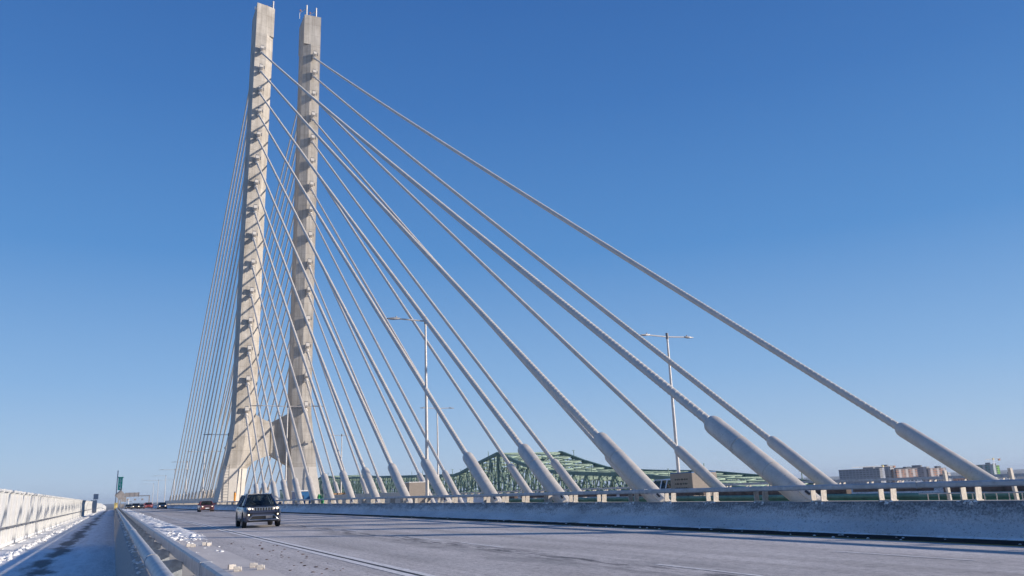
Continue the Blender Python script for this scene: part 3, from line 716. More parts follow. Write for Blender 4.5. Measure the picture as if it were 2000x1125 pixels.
# ------------------------------------------------------------------ vehicles
def car(name,label,cat,loc,rz,L,W,H,kind,pm,lit=True,group=None,detail=1,ground=.20,wr=.34):
    t=thing(name,label,cat,loc,rz,group)
    hw=W/2; suv=kind=='suv'
    yf=-L/2; yr=L/2
    ya=-L/2+.19*L if not suv else -L/2+.185*L; yb=L/2-.21*L      # axles
    hoodz=.60*H if not suv else .61*H; belt=.62*H if not suv else .635*H
    cowl=-L/2+.29*L if not suv else -L/2+.30*L
    if kind=='sedan': rb=L/2-.19*L; deckz=.62*H
    else: rb=L/2-.02*L; deckz=belt
    noseZ=.47*H if not suv else .55*H
    def ztop(y):
        u=(y-yf)/(cowl-yf)
        if u<=1: return noseZ+(hoodz+.03-noseZ)*min(1,max(0,u))**.45
        if kind=='sedan' and y>rb: return deckz-(y-rb)/(yr-rb)*.06
        return belt
    def zbot(y):
        z=ground
        for yw in (ya,yb):
            Ra=wr+.075
            if abs(y-yw)<Ra: z=max(z,wr+math.sqrt(Ra*Ra-(y-yw)**2)-.02)
        e=min(y-yf,yr-y); 
        if e<.25: z=max(z,ground+.10*(1-e/.25))
        return z
    def wid(y):
        e=y-yf; k=1
        if e<.55: k=.86+.14*math.sin(PI/2*e/.55)
        e=yr-y
        if e<.4: k=min(k,.90+.10*math.sin(PI/2*e/.4))
        return hw*k
    ys=[yf,yf+.05,yf+.12,yf+.25,yf+.4,yf+.55]
    n=44; ys+=[yf+.55+(L-.95)*k/n for k in range(1,n)]+[yr-.4,yr-.2,yr-.08,yr]
    rings=[]
    for y in ys:
        w=wid(y); zt=ztop(y); zb=min(zbot(y),zt-.12); fr=(y-yf)
        half=[(0,zb),(w*.90,zb),(w*.985,zb+(zt-zb)*.12),(w,zb+(zt-zb)*.42),(w*.985,zb+(zt-zb)*.72),(w*.95,zb+(zt-zb)*.90),(w*.86,zt-.01),(w*.5,zt+.02),(0,zt+.03)]
        if y==yf: half=[(x*.98,z) for x,z in half]
        ring=[(x,y,z) for x,z in half]+[(-x,y,z) for x,z in half[-2:0:-1]]
        rings.append(ring)
    body=MB().loft(rings).build('body',pm,t,smooth=True,auto=38)
    # greenhouse
    wb=hw*(.90 if not suv else .89); wtop=hw*.72 if not suv else hw*.635
    y1=cowl-.05; y2=cowl+(.74 if suv else .72)*(H/1.5)*.9; zr=H-.05
    y3=(yr-.30) if kind=='suv' else (yr-.55 if kind=='hatch' else rb-.62); y4=yr-.06 if kind!='sedan' else rb+.05
    zb=belt+.0
    A=[(s*wb,y1,zb-.02) for s in(-1,1)]; B=[(s*wtop,y2,zr) for s in(-1,1)]; C=[(s*wtop,y3,zr-.02) for s in(-1,1)]; D=[(s*wb*.97,y4,zb) for s in(-1,1)]
    rf=[]
    for k in range(7):
        f=k/6; yy=y2+(y3-y2)*f; up=(.075 if suv else .05)*math.sin(PI*min(1,max(0,.15+.7*f)))
        rf.append([(-wtop-.02,yy,zr-.03),(-wtop*.8,yy,zr+up*.6),(0,yy,zr+up),(wtop*.8,yy,zr+up*.6),(wtop+.02,yy,zr-.03),(0,yy,zr-.04)])
    MB().loft(rf).build('roof',pm,t,smooth=True,auto=50)
    pl=MB(); ym=(y1+y4)/2+.08
    for s in (0,1):
        pl.tube([A[s],B[s]],.05,6); pl.tube([C[s],D[s]],.075,6)
        sg=-1 if s==0 else 1
        pl.tube([(sg*hw*.905,ym,zb),(sg*(wtop+.0),ym-.05,zr-.02)],.045,6); pl.tube([B[s],C[s]],.04,6)
        if suv: pl.tube([(sg*hw*.90,y4-.95,zb),(sg*wtop,y4-1.0,zr-.03)],.05,6)
    pl.build('pillar',pm,t,smooth=True)
    gl=M['glass']
    MB().add([A[0],A[1],B[1],B[0]],[(0,1,2,3)]).build('windscreen',gl,t)
    MB().add([D[0],D[1],C[1],C[0]],[(0,1,2,3)]).build('rear_window',gl,t)
    for s in (0,1):
        sg=-1 if s==0 else 1
        for ya_,yb_,za_,zb_ in ((y1+.02,ym,y2,ym-.05),(ym,y4-.02,ym-.05,y3)):
            MB().add([(sg*wb*1.0,ya_,zb-.01),(sg*wb*1.0,yb_,zb-.01),(sg*wtop,zb_,zr-.02),(sg*wtop,za_,zr-.02)],[(0,1,2,3)]).build('side_window',gl,t)
    # wheels
    for yw in (ya,yb):
        for sg in (-1,1):
            xc=sg*(hw-.115)
            m=MB(); prof=[(-.11,wr*.70),(-.115,wr*.93),(-.07,wr),(.07,wr),(.115,wr*.93),(.11,wr*.70)]
            k=28; vs=[];fs=[]
            for a in range(k):
                an=2*PI*a/k
                for dx,rr in prof: vs.append((xc+dx,yw+rr*math.cos(an),wr+rr*math.sin(an)))
            for a in range(k):
                for q in range(5): fs.append((a*6+q,a*6+q+1,((a+1)%k)*6+q+1,((a+1)%k)*6+q))
            m.add(vs,fs); w=m.build('wheel',M['tyre'],t,smooth=True)
            rm=MB(); rm.tube([(xc-sg*.05,yw,wr),(xc+sg*.06,yw,wr)],wr*.20,10)
            for a in range(5):
                an=2*PI*a/5; rm.beam((xc+sg*.07,yw,wr),(xc+sg*.075,yw+wr*.68*math.cos(an),wr+wr*.68*math.sin(an)),.03,.07)
            rm.tube([(xc+sg*.05,yw,wr),(xc+sg*.10,yw,wr)],wr*.72,20,False); rm.tube([(xc-sg*.02,yw,wr),(xc-sg*.01,yw,wr)],wr*.70,20)
            rm.build('rim',M['rim'],w)
    # mirrors
    for sg in (-1,1):
        m=MB().loft([[(sg*(hw+.02),cowl+.28,belt+.02),(sg*(hw+.20),cowl+.26,belt+.02),(sg*(hw+.20),cowl+.26,belt+.17),(sg*(hw+.02),cowl+.28,belt+.15)],[(sg*(hw+.03),cowl+.38,belt+.03),(sg*(hw+.18),cowl+.38,belt+.03),(sg*(hw+.18),cowl+.38,belt+.15),(sg*(hw+.03),cowl+.38,belt+.13)]])
        m.beam((sg*hw*.88,cowl+.32,belt),(sg*(hw+.05),cowl+.32,belt+.06),.06,.05); m.build('wing_mirror',pm,t)
    wf=wid(yf)
    # cabin contents
    it=MB(); it.box((0,cowl+.25,belt-.02),(hw*1.6,.5,.12))
    for sg in (-.42,.42):
        it.box((sg*hw,ym-.15,belt-.05),(.48,.14,.62)); it.box((sg*hw,ym-.15,belt+.36),(.26,.10,.2))
    it.box((0,yb-.2,belt+.0),(hw*1.45,.14,.55)); it.build('seats',M['interior'],t,bevel=.04)
    if not detail: 
        for sg in (-1,1): MB().box((sg*wf*.72,yf+.03,noseZ*.93),(wf*.32,.10,.16)).build('headlight',M['hl'] if lit else M['hl_off'],t,bevel=.03)
        MB().box((0,yf-.0,noseZ*.86),(wf*.7,.06,.16)).build('grille',M['black'],t); MB().box((0,yf+.0,ground+.2),(wf*1.5,.08,.16)).build('air_intake',M['black'],t)
        return t
    return t
# the dark SUV ------------------------------------------------------
JX,JY=7.62,50.55
JW=2.06;JL=4.9;JH=1.84
suv=car('suv','dark blue salt stained SUV with its headlights on driving towards the camera','suv',(JX,JY,0),math.radians(-1.5),JL,JW,JH,'suv',M['p_blue'],ground=.30,wr=.40)
yf=-JL/2; w=JW/2*.86
for sg in (-1,1):
    hl=MB().loft([[(sg*w*.56,yf-.015,.93),(sg*w*1.0,yf+.07,.95),(sg*w*1.0,yf+.07,1.10),(sg*w*.56,yf-.015,1.07)],[(sg*w*.56,yf+.12,.93),(sg*w*1.0,yf+.2,.95),(sg*w*1.0,yf+.2,1.10),(sg*w*.56,yf+.12,1.07)]]).build('headlight',M['hl_off'],suv)
    MB().blob((sg*w*.84,yf+.02,1.02),.062,0,2,0).build('bulb',M['hl'],hl,smooth=True)
    MB().blob((sg*w*.66,yf-.0,1.01),.036,0,2,0).build('bulb',M['hl'],hl,smooth=True)
    fo=MB().box((sg*w*.84,yf+.015,.70),(.30,.08,.12)).build('fog_lamp',M['black'],suv); MB().blob((sg*w*.88,yf-.02,.70),.045,0,2,0).build('bulb',M['hl'],fo,smooth=True)
gr=MB()
for k in range(7):
    x=(k-3)*.145; gr.box((x,yf-.012,.99),(.085,.05,.17))
gr=gr.build('grille',M['black'],suv,bevel=.02)
fr=MB()
for k in range(7):
    x=(k-3)*.145
    for s in (-1,1): fr.box((x+s*.052,yf-.022,.99),(.022,.05,.20))
    for s in (-1,1): fr.box((x,yf-.022,.99+s*.093),(.10,.05,.018))
fr.build('grille_surround',M['chrome'],gr)
MB().box((0,yf-.03,.845),(w*1.75,.10,.15)).build('bumper_bar',M['p_blue'],suv,bevel=.04)
lo=MB().prism([(-.55,.62),(.55,.62),(.68,.46),(-.68,.46)],yf-.02,yf+.1).build('air_intake',M['black'],suv)
tr=MB().tube([(-.78,yf+.0,.43),(-.60,yf-.035,.645),(.60,yf-.035,.645),(.78,yf+.0,.43)],.026,8); tr.tube([(-.76,yf-.0,.42),(.76,yf-.0,.42)],.032,8); tr.build('chrome_trim',M['chrome'],lo,smooth=True)
MB().box((.32,yf-.035,.555),(.36,.03,.15)).build('licence_plate',M['sign_back'],lo)
MB().box((0,yf+.12,.36),(w*1.5,.2,.10)).build('skid_plate',M['black'],suv)
for sg in (-1,1):
    MB().tube([(sg*.57,-.25,1.82),(sg*.56,.4,1.87),(sg*.57,1.9,1.83)],.025,6).build('roof_rail',M['chrome'],suv)
    MB().box((sg*(JW/2-.02),.0,.42),(.10,2.2,.14)).build('sill_trim',M['black'],suv,bevel=.03)
    for yy in (.1,1.05): MB().box((sg*(JW/2+.005),yy+.12,1.02),(.03,.2,.035)).build('door_handle',M['black'],suv)
    MB().beam((sg*.15,yf+1.42,1.17),(sg*.15-.45,yf+1.75,1.42),.02,.02).build('wiper',M['black'],suv)
# front occupants, one skinned figure each
def occupant(label,x,coat,group=None):
    verts=[(0,0,.0),(0,.06,.28),(0,.05,.48),(0,.03,.60),(0,.02,.72),(0,.02,.82), (.20,.04,.47),(.25,-.16,.26),(.14,-.42,.34),(-.20,.04,.47),(-.25,-.16,.26),(-.14,-.42,.34),(.10,-.38,-.02),(.11,-.62,-.35),(-.10,-.38,-.02),(-.11,-.62,-.35)]
    edges=[(0,1),(1,2),(2,3),(3,4),(4,5),(2,6),(6,7),(7,8),(2,9),(9,10),(10,11),(0,12),(12,13),(0,14),(14,15)]
    rad=[.16,.17,.15,.065,.095,.075,.075,.055,.04,.075,.055,.04,.09,.06,.09,.06]
    me=bpy.data.meshes.new('person'); me.from_pydata(verts,edges,[]); o=bpy.data.objects.new('person',me); COL.objects.link(o)
    me.materials.append(coat)
    sk=o.modifiers.new('skin','SKIN'); 
    if not me.skin_vertices: 
        bm=bmesh.new(); bm.from_mesh(me); bm.verts.layers.skin.verify(); bm.to_mesh(me); bm.free()
    for v,r in zip(me.skin_vertices[0].data,rad): v.radius=(r,r)
    me.skin_vertices[0].data[0].use_root=True
    sb=o.modifiers.new('sub','SUBSURF'); sb.levels=1; sb.render_levels=1
    o.location=(JX+x,JY-.12,.80); tag(o,label,'person',group)
    MB().blob((0,-.01,.77),.112,0,2,.05,(.82,.95,1.12)).build('head',M['skin'],o,smooth=True)
    f=MB().blob((0,-.12,.765),.018,0,1,0)
    f.build('nose',M['skin'],o,smooth=True)
    e=MB().blob((.038,-.108,.79),.011,0,1,0); e.blob((-.038,-.108,.79),.011,0,1,0); e.build('eyes',M['black'],o); MB().box((0,-.115,.715),(.05,.012,.012)).build('mouth',M['red_p'],o)
    MB().blob((0,.02,.83),.112,3,2,.12,(.88,1.0,.85)).build('hair',M['hair'],o,smooth=True)
    for sg in (-1,1):
        h=MB().box((sg*.14,-.45,.34),(.08,.09,.035))
        for q in range(4): h.tube([(sg*.14+(q-1.5)*.02,-.49,.34),(sg*.14+(q-1.5)*.02,-.55+.01*abs(q-1.5),.335),(sg*.14+(q-1.5)*.02,-.565,.30)],.009,6)
        h.tube([(sg*.10,-.44,.34),(sg*.07,-.49,.33)],.010,6); h.build('hand',M['skin'],o,smooth=True)
    return o
occupant('person in a dark coat driving the blue SUV, hands on the wheel',.42,M['coat'])
occupant('person in a beige coat in the passenger seat of the blue SUV',-.42,M['beigecoat'])
bpy.ops.mesh.primitive_torus_add(major_radius=.19,minor_radius=.014,major_segments=24,minor_segments=6); sw=bpy.context.object; sw.name='steering_wheel'; sw.data.materials.append(M['black']); sw.parent=suv; sw.location=(.42,-.72,1.20); sw.rotation_euler=(math.radians(65),0,0)
# red sedan
sd=car('sedan','dark red sedan with pale headlamps driving behind the blue SUV','car',(12.35,131.5,0),0,4.7,2.02,1.56,'sedan',M['p_red'],group=None,ground=.22,wr=.34)
yf=-2.35
for sg in (-1,1):
    hl=MB().loft([[(sg*.46,yf+.0,.66),(sg*.86,yf+.10,.70),(sg*.86,yf+.10,.84),(sg*.46,yf+.0,.78)],[(sg*.46,yf+.2,.66),(sg*.86,yf+.3,.70),(sg*.86,yf+.3,.86),(sg*.46,yf+.2,.80)]]).build('headlight',M['hl_off'],sd); MB().blob((sg*.66,yf+.01,.745),.07,0,2,0).build('bulb',M['hl'],hl)
    MB().box((sg*.70,yf+.03,.42),(.26,.06,.10)).build('fog_lamp',M['hl_off'],sd,bevel=.02)
MB().box((0,yf-.01,.70),(.82,.05,.13)).build('grille',M['black'],sd,bevel=.03); MB().box((0,yf-.02,.70),(.86,.04,.02)).build('grille_bar',M['chrome'],sd)
MB().box((0,yf-.03,.50),(.52,.03,.14)).build('licence_plate',M['plate'],sd); MB().box((0,yf+.02,.36),(1.2,.08,.10)).build('air_intake',M['black'],sd)
GC='distant oncoming cars near the crest'
car('hatchback','steel blue hatchback with bright lamps beside the right barrier far up the road','car',(10.95,226,0),0,4.3,2.1,1.62,'hatch',M['p_steel'],True,GC,0)
car('hatchback','small bright red hatchback oncoming left of the steel blue one','car',(9.0,262,0),0,4.1,2.25,1.75,'hatch',M['p_red2'],False,GC,0)
car('hatchback','dark car with glowing orange headlamps near the left snow ridge','car',(5.9,268,0),0,4.3,2.3,1.6,'hatch',M['p_dark'],True,GC,0)
car('sedan','low dark car farthest left by the snow ridge','car',(4.3,290,zd(290)),0,4.5,2.1,1.5,'sedan',M['p_dark'],False,GC,0)
car('sedan','low dark car half hidden behind the orange lamped car','car',(8.1,300,zd(300)),0,4.5,2.1,1.5,'sedan',M['p_dark'],False,GC,0)
ws=car('suv','white SUV driving away on the opposite roadway behind the barrier','suv',(38.6,53.5,0),PI+.05,4.8,2.0,1.88,'suv',M['p_white'],ground=.25,wr=.37)
for sg in (-1,1): MB().box((sg*.86,2.36,1.08),(.2,.12,.30)).build('tail_lamp',M['tl'],ws,bevel=.03)
MB().box((0,2.41,.95),(.52,.03,.16)).build('licence_plate',M['plate'],ws)
# ------------------------------------------------------------------ work site on the middle deck
def cblock(label,x,y,d,z):
    t=thing('concrete_block',label,'concrete block',(x,y,z)); o=MB().box((0,0,d[2]/2),d).build('block',M['precast'],t,bevel=.03); return t,o
t,o=cblock('brown speckled concrete block lettered B and A with pale blue top edge',33.25,42.8,(1.95,2.26,3.0),-.86+.0)
MB().box((0,0,3.03),(1.9,2.2,.06)).build('top_edge',M['blue'],t)
text_mesh('B',.72,M['dark'],o,(-.4,-1.137,1.65),(PI/2,0,0)); text_mesh('A',.48,M['dark'],o,(.55,-1.137,1.62),(PI/2,0,0))
text_mesh('B',.72,M['dark'],o,(-.982,.5,1.65),(PI/2,0,-PI/2)); text_mesh('A',.48,M['dark'],o,(-.982,-.6,1.62),(PI/2,0,-PI/2))
random.seed(4)
for r in range(3):
    yy=.7; st=MB(); vs=[];fs=[]
    pts=[]
    while yy>-.65:
        wd=random.uniform(.07,.18); pts.append((yy,yy-wd)); yy-=wd
    z0=2.62-r*.27
    for k,(a,c) in enumerate(pts):
        h=.11 if k%2 else .03; vs+=[(-.979,a,z0-h/2),(-.979,a,z0+h/2),(-.979,c,z0+h/2),(-.979,c,z0-h/2)]; fs.append((4*k,4*k+1,4*k+2,4*k+3))
    st.add(vs,fs); st.build('stencil_line',M['dark'],o)
t,o=cblock('brown concrete block with a snowy top behind the third thick socket',25.6,75.2,(1.9,2.6,2.75),-.25); MB().box((0,0,2.78),(1.85,2.5,.06)).build('snow_cap',M['snow'],t)
t=thing('construction_wall','row of grey precast wall panels standing on the middle deck','wall',(27.8,104,-.3))
for k in range(9): MB().box((0,-18+k*4.05,1.0),(.35,4.0,2.0)).build('wall_panel',M['pale'],t,bevel=.03)
t=thing('timber_stack','stack of brown timber beside the right tower foot','timber',(29.0,119,-.3))
b=MB(); random.seed(5)
for k in range(7):
    for q in range(3): b.box((-.9+q*.9+random.uniform(-.1,.1),random.uniform(-.2,.2),.18+k*.32),(.8,3.4,.26))
b.build('planks',M['timber'],t); MB().box((-1.6,-1.8,1.1),(.16,.16,2.3)).build('stake',M['orange'],t)
t=thing('site_cabin','small blue site cabin glimpsed between two cable sockets','cabin',(26.2,131,-.3))
MB().box((0,0,1.35),(2.3,3,2.7)).build('wall',M['blue'],t); MB().box((0,0,2.8),(2.5,3.2,.16)).build('roof',M['sign_white'],t); MB().box((-.3,-1.52,1.1),(.8,.05,2.0)).build('door',M['p_steel'],t)
tp=MB(); tp.blob((28.2,128,.5),.85,4,3,.7,(.9,1,1.3)); tag(tp.build('tarpaulin_heap',M['green_tarp']),'bright green tarpaulin heap beside the tower foot','tarpaulin')
t=thing('marker_post','orange round topped post in front of the left tower foot','post',(18.2,146,0)); MB().tube([(0,0,0),(0,0,2.7)],.17,12).build('tube',M['orange'],t,smooth=True); MB().tube([(0,0,2.7),(0,0,2.9)],[.17,.08],12).build('cap',M['steel_dark'],t)
# green formwork and brown beams behind the gap in the barrier
t=thing('formwork_panel','long dark green formwork with pale ribs and brown beams behind the right barrier','formwork',(28.9,40,0))
MB().box((0,-5,.30),(.3,60,.80)).build('lower_panel',M['green_form'],t)
MB().tube([(-.1,-35,.72),(-.1,25,.72)],.11,10).build('pale_roll',M['green_form2'],t,smooth=True)
bb=MB(); random.seed(8)
yy=-32
while yy<24:
    l=random.uniform(3,7); bb.box((.35,yy+l/2,1.0+random.uniform(-.05,.05)),(.3,l,random.uniform(.28,.42))); yy+=l+random.uniform(.1,1.2)
bb.build('brown_beam',M['brown'],t)
MB().box((.2,-27.5,1.0),(.2,9,.25)).build('upper_panel',M['green_form'],t)
# slim railing on the near edge of the middle deck
t=thing('rod_railing','low railing of slim pale rods seen through the barrier gap at right','railing',(22.0,0,0))
MB().tube([(0,8,.97),(0,17.5,.97)],.018,6).build('rail',M['steel'],t)
for k in range(26): MB().tube([(0,8.2+.36*k,-.3),(0,8.2+.36*k,.97)],.016,6).build('rod',M['post'],t)
for k,(x,yy,lab) in enumerate(((22.2,16.6,'grey sign post stub above the rail left of the flats'),(22.2,14.55,'grey leaning post stub above the rail in front of the flats'))):
    t=thing('steel_post',lab,'post',(x,yy,-.3)); t.rotation_euler=(0,math.radians(-3+k*-2),0); MB().box((0,0,.95),(.10,.08,1.95)).build('post',M['post'],t); MB().box((.03,0,.05),(.3,.3,.1)).build('foot',M['post'],t)
# ------------------------------------------------------------------ old green truss bridge
ZT=[(120,-1.5),(150,2.0),(172,4.0),(196,5.0),(219,6.4),(236,9.8),(251,13.4),(270,10.6),(289,7.3),(330,8.2),(372,9.3),(430,10.5),(470,11.2),(510,13.6),(545,10),(600,7.5),(700,7)]
old=thing('truss_bridge','old pale green steel truss bridge seen beyond the cable sockets','bridge')
ys=[]; y=124
while y<660: ys.append(y); y+=7.0
# make sure the peaks are panel points
ys=sorted(set([round(q) for q in ys]+[251,510]))
zt=lambda yy: interp(ZT,yy)
zbm=-5.2
def truss_side(X,w):
    m=MB(); m2=MB()
    for k,(a,c) in enumerate(zip(ys,ys[1:])):
        m.beam((X,a,zt(a)),(X,c,zt(c)),.9,.95); m2.beam((X,a,zbm),(X,c,zbm),.7,1.0)
        up=(k%2==0)
        m2.beam((X,a,zt(a) if up else zbm),(X,c,zbm if up else zt(c)),.45,.55)
        if k%2==0: m2.beam((X,a,zbm),(X,(a+c)/2,(zbm+zt(a))/2),.28,.3)
        m2.beam((X,a,zbm),(X,a,zt(a)),.5,.42 if a not in(251,510) else .9)
        m2.beam((X,a,zbm if up else zt(a)),(X,c,zt(c) if up else zbm),.26,.3)
        m2.beam((X,(a+c)/2,zbm),(X,(a+c)/2,(zt(a)+zt(c))/2),.22,.24)
        zm=(zbm+zt(a))/2; m2.beam((X,a,zm),(X,c,(zbm+zt(c))/2),.25,.28)
    o=m.build('top_chord',M['grey_truss'],old); o2=m2.build('web',M['green_truss'],old); return o
truss_side(115,1); truss_side(139,1)
m=MB(); m2=MB()
for k,(a,c) in enumerate(zip(ys,ys[1:])):
    m.beam((115,a,zt(a)-.1),(139,a,zt(a)-.1),.4,.5); m.beam((115,a,zt(a)-1.7),(139,a,zt(a)-1.7),.3,.3)
    for q in range(8):
        x0=115+3*q; m2.beam((x0,a,zt(a)-.1 if q%2 else zt(a)-1.7),(x0+3,a,zt(a)-1.7 if q%2 else zt(a)-.1),.18,.2)
    for (x0,x1) in ((115,127),(139,127)):
        m2.beam((x0,a,zt(a)),(x1,c,zt(c)),.28,.3); m2.beam((x1,a,zt(a)),(x0,c,zt(c)),.28,.3)
    if k%2==0:
        m2.beam((115,a,zbm),(127,a,zt(a)-1.7),.2,.22); m2.beam((139,a,zbm),(127,a,zt(a)-1.7),.2,.22)
        m2.beam((115,a,zt(a)-1.7),(119,a,zbm+5.2),.25,.3); m2.beam((139,a,zt(a)-1.7),(135,a,zbm+5.2),.25,.3); m2.beam((127,a,zt(a)-1.7),(121,a,zt(a)-.1),.2,.2)
m.build('cross_strut',M['green_lit'],old); m2.build('lateral_bracing',M['green_lit'],old)
MB().box((127,392,-5.9),(26,540,1.2)).build('deck',M['precast'],old)
for X in (113.5,140.5): MB().box((X,392,-3.9),(.3,540,2.8)).build('parapet',M['precast'],old)
for k in range(26):
    lp=MB()
    a=140+k*17; X=115 if k%2 else 139; lp.box((X,a,zt(a)+1.2),(.16,.16,2.2))
    if k%3==0: lp.box((X,a+.15,zt(a)+2.3),(.9,.3,.12))
    lp.build('light_stub',M['green_truss'],old)
for yy in (180,251,330,420,510,600): MB().box((127,yy,-24),(22,5,32)).build('pier',M['precast'],old)
# ------------------------------------------------------------------ far shore flats and cranes
def D2(az,dist): return (math.sin(az)*dist,math.cos(az)*dist)
FC={}
def facade(wall,balc,fh,bw):
    key=(wall.name,balc.name if balc else '',round(fh,1),round(bw,1))
    if key in FC: return FC[key]
    c=wall.node_tree.nodes['Color Ramp'].color_ramp.elements[1].color[:3]; c2=balc.node_tree.nodes['Color Ramp'].color_ramp.elements[1].color[:3] if balc else c
    m,nt,b=new_mat('facade'); tc=nt.nodes.new('ShaderNodeTexCoord'); sx=nt.nodes.new('ShaderNodeSeparateXYZ'); cx=nt.nodes.new('ShaderNodeCombineXYZ'); nt.links.new(tc.outputs['Object'],sx.inputs[0])
    nt.links.new(math_n(nt,'ADD',sx.outputs[0],sx.outputs[1]),cx.inputs[0]); nt.links.new(sx.outputs[2],cx.inputs[1])
    br=nt.nodes.new('ShaderNodeTexBrick'); br.offset=0; nt.links.new(cx.outputs[0],br.inputs['Vector']); br.inputs['Scale'].default_value=1; br.inputs['Brick Width'].default_value=bw; br.inputs['Row Height'].default_value=fh; br.inputs['Mortar Size'].default_value=min(fh,bw)*.24
    br.inputs['Color1'].default_value=(.05,.06,.075,1); br.inputs['Color2'].default_value=(*[x*.6 for x in c2],1); br.inputs['Mortar'].default_value=(*c,1)
    st=nt.nodes.new('ShaderNodeTexBrick'); st.offset=0; nt.links.new(cx.outputs[0],st.inputs['Vector']); st.inputs['Scale'].default_value=1; st.inputs['Brick Width'].default_value=bw*2; st.inputs['Row Height'].default_value=200; st.inputs['Mortar Size'].default_value=bw*.35
    st.inputs['Color1'].default_value=(0,0,0,1); st.inputs['Color2'].default_value=(0,0,0,1); st.inputs['Mortar'].default_value=(1,1,1,1)
    col=br.outputs['Color']
    if balc: col=mixc(nt,math_n(nt,'MULTIPLY',st.outputs['Color'],.8),col,tuple(c2))
    nt.links.new(col,b.inputs['Base Color']); b.inputs['Roughness'].default_value=.7; FC[key]=m; return m
isl=MB(); random.seed(6)
ring=[(1050,620),(1500,720),(2100,900),(2300,1700),(1900,2000),(1150,1500),(900,1050)]
isl.loft([[(x,y,-41) for x,y in ring],[(x+(1500-x)*.01,y+(1200-y)*.01,-34) for x,y in ring]]); struct(isl.build('island',M['snow_d']))
def block(name,label,x0,x1,Y,ztop,zbase,depth,wall,floors,bays,balc=None,yaw=-.85,win=None):
    """flats: x0..x1 are positions along a line facing the camera at distance Y"""
    t=thing(name,label,'apartment block',((x0+x1)/2,Y,zbase),yaw); W=abs(x1-x0); Hh=ztop-zbase
    w=MB().box((0,depth/2,Hh/2),(W,depth,Hh)).build('wall',facade(wall,balc,Hh/floors,W/bays),t)
    MB().box((0,depth/2,Hh+.2),(W*1.02,depth*1.04,.6)).build('roof',M['sign_back'],t)
    MB().box((W*.2,depth*.5,Hh+2),(W*.25,depth*.4,3.4)).build('plant_room',M['bgrey2'],t)
    return t
YB=1000
def PX(px): # horizontal position on the plane Y=YB seen at photo column px (site survey)
    return {1655:1090,1662:1103,1690:1136,1735:1191,1750:1211,1765:1228,1782:1251,1793:1264,1800:1274,1808:1284,1818:1297,1835:1319,1905:1417,1925:1447,1938:1466,1944:1475,1955:1490}[px]
block('apartment_block','long dark grey block of flats under the white crane at left of the skyline',1118,1186,YB+28,13.0,-34,24,M['bgrey2'],13,12,None,-1.15)
block('apartment_block','grey stepped flats in the middle of the skyline row',1178,1215,YB+24,15.6,-34,22,M['bgrey'],14,7,M['bgrey2'],-1.15)
block('apartment_block','orange brick flats with white balconies, left one of the pair',1206,1246,YB-8,10.8,-34,18,M['red_p'],13,6,M['bwhite'],-.25)
block('apartment_block','dark grey flats between the two orange brick blocks',1240,1300,YB+24,13.0,-34,20,M['bgrey2'],13,9,M['bgrey'],-1.15)
block('apartment_block','orange brick flats with white balconies, right one of the pair',1284,1316,YB-12,10.2,-34,16,M['red_p'],12,5,M['bwhite'],-.25)
block('apartment_block','low grey blue flats at the right end of the row',1322,1352,YB+30,7.5,-34,18,M['bgrey2'],12,4,M['bgrey'],-1.15)
block('apartment_block','small grey annex beside the low right flats',1354,1374,YB+30,2.0,-34,18,M['bgrey'],10,3,None,-1.15)
block('apartment_block','teal flats with dark floors below the small crane',1440,1470,YB+10,13.6,-34,18,M['teal'],13,5,M['bgrey'],-1.15)
block('apartment_block','lime green flats at the right of the skyline',1466,1482,YB+0,11.6,-34,14,M['lime'],13,3,M['bgrey2'],-.3)
for x,wd,zt_,mt,lab in ((1100,26,-6,'bwhite','low white shore house left of the leaning post stub'),(1165,18,-4,'precast','low brown shore house under the grey flats'),(1215,22,-5,'red_p','low brick shore house under the left orange flats'),(1262,16,-7,'bwhite','low white shore house under the dark middle flats'),(1330,24,-4,'bwhite','long white shore house under the low right flats'),(1412,26,-5,'red_p','low brick shore house left of the teal flats')):
    block('shore_house',lab,x,x+wd,YB-110,zt_,-34,12,M[mt],8,5,None,-.6)
def crane(label,x,y,zt,jib,cj,z0=-34,ang=0):
    t=thing('tower_crane',label,'crane',(x,y,z0),ang); h=zt-z0
    m=MB()
    for sx in (-1,1):
        for sy in (-1,1): m.box((sx*.9,sy*.9,h/2),(.35,.35,h))
    for k in range(int(h/2.5)): m.beam((-.9,-.9,k*2.5),(.9,-.9,k*2.5+2.5),.2,.2)
    m.build('mast',M['sign_white'],t)
    j=MB()
    for dz,dy in ((0,-.8),(0,.8),(1.8,0)): j.beam((0,dy,h+dz),(-jib,dy,h+dz*.4),.3,.3)
    for k in range(int(jib/3)): j.beam((-k*3,0,h),(-k*3-1.5,0,h+1.8*(1-.6*k*3/jib)),.22,.22); j.beam((-k*3-1.5,0,h+1.8*(1-.6*k*3/jib)),(-k*3-3,0,h),.22,.22)
    j.build('jib',M['bwhite'],t)
    MB().beam((0,0,h+.4),(cj,0,h+1.2),1.0,.8).build('counter_jib',M['precast'],t); MB().box((cj-3,0,h-.6),(4,2,3)).build('counterweight',M['red_p'],t); MB().box((0,0,h+1),(2.4,2.4,3)).build('cab',M['hazard'],t)
crane('white tower crane with a long flat jib over the dark grey flats',1160,YB-16,15.5,72,30,ang=.0)
crane('small grey tower crane beside the teal flats',1462,YB-6,22.5,22,20)
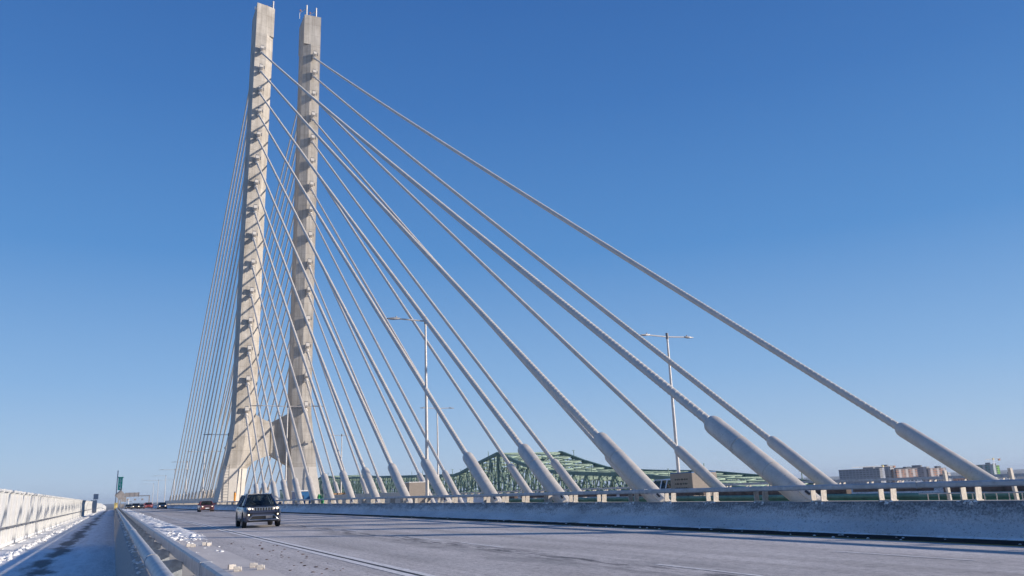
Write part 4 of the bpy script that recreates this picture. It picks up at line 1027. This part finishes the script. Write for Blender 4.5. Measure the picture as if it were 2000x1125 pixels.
# ------------------------------------------------------------------ light
AZ=math.radians(123); EL=math.radians(17.5)
sd_=Vector((math.sin(AZ)*math.cos(EL),math.cos(AZ)*math.cos(EL),math.sin(EL)))
sun=bpy.data.lights.new('sun','SUN'); sun.energy=4.0; sun.angle=math.radians(.8); sun.color=(1,.89,.765)
so=bpy.data.objects.new('sun',sun); COL.objects.link(so); so.rotation_euler=sd_.to_track_quat('Z','Y').to_euler(); so.location=(100,-60,80)
W=bpy.data.worlds.new('World'); S.world=W; W.use_nodes=True; nt=W.node_tree
sky=nt.nodes.new('ShaderNodeTexSky'); sky.sky_type='NISHITA'; sky.sun_disc=False; sky.sun_elevation=EL; sky.sun_rotation=AZ; sky.altitude=60; sky.air_density=1.0; sky.dust_density=.3; sky.ozone_density=3.0
EXP=.42
tc=nt.nodes.new('ShaderNodeTexCoord'); sx=nt.nodes.new('ShaderNodeSeparateXYZ'); nt.links.new(tc.outputs['Generated'],sx.inputs[0])
gr_=ramp(nt,sx.outputs[2],[(0.0,(.44,.575,.77)),(.05,(.36,.525,.765)),(.13,(.235,.43,.735)),(.28,(.092,.275,.62)),(.45,(.050,.182,.50)),(.58,(.034,.136,.42)),(1.0,(.025,.10,.34))])
sc_=nt.nodes.new('ShaderNodeVectorMath'); sc_.operation='SCALE'; sc_.inputs[3].default_value=.12; nt.links.new(sky.outputs[0],sc_.inputs[0])
gs_=nt.nodes.new('ShaderNodeVectorMath'); gs_.operation='SCALE'; gs_.inputs[3].default_value=2**-EXP; nt.links.new(gr_,gs_.inputs[0])
nt.links.new(mixc(nt,.9,sc_.outputs[0],gs_.outputs[0]),nt.nodes['Background'].inputs[0]); nt.nodes['Background'].inputs[1].default_value=1.0
S.view_settings.view_transform='Standard'; S.view_settings.look='None'; S.view_settings.exposure=EXP; S.view_settings.gamma=1
hz=MB().box((0,0,32),(40000,40000,146)).build('haze',None); struct(hz,kind='stuff')
m=bpy.data.materials.new('air'); m.use_nodes=True; nt=m.node_tree; nt.nodes.remove(nt.nodes['Principled BSDF'])
pv=nt.nodes.new('ShaderNodeVolumePrincipled'); pv.inputs['Color'].default_value=(.72,.84,1,1); pv.inputs['Density'].default_value=6e-5; pv.inputs['Anisotropy'].default_value=.1
nt.links.new(pv.outputs[0],nt.nodes['Material Output'].inputs['Volume']); hz.data.materials.append(m)
# ------------------------------------------------------------------ camera
cd=bpy.data.cameras.new('camera'); cd.sensor_width=36; cd.lens=1577/2000*36; cd.clip_start=.05; cd.clip_end=60000
co=bpy.data.objects.new('camera',cd); COL.objects.link(co); S.camera=co
pitch=math.radians(13.98974); yaw=math.radians(26.01991); roll=math.radians(2.15903)
fw=Vector((math.sin(yaw)*math.cos(pitch),math.cos(yaw)*math.cos(pitch),math.sin(pitch))); R0=Vector((math.cos(yaw),-math.sin(yaw),0)); U0=R0.cross(fw)
# the horizon rises to the right: image right axis dips against the level axis
Rv=R0*math.cos(roll)-U0*math.sin(roll); Uv=R0*math.sin(roll)+U0*math.cos(roll)
co.matrix_world=Matrix(((Rv.x,Uv.x,-fw.x,0),(Rv.y,Uv.y,-fw.y,0),(Rv.z,Uv.z,-fw.z,1.55),(0,0,0,1)))
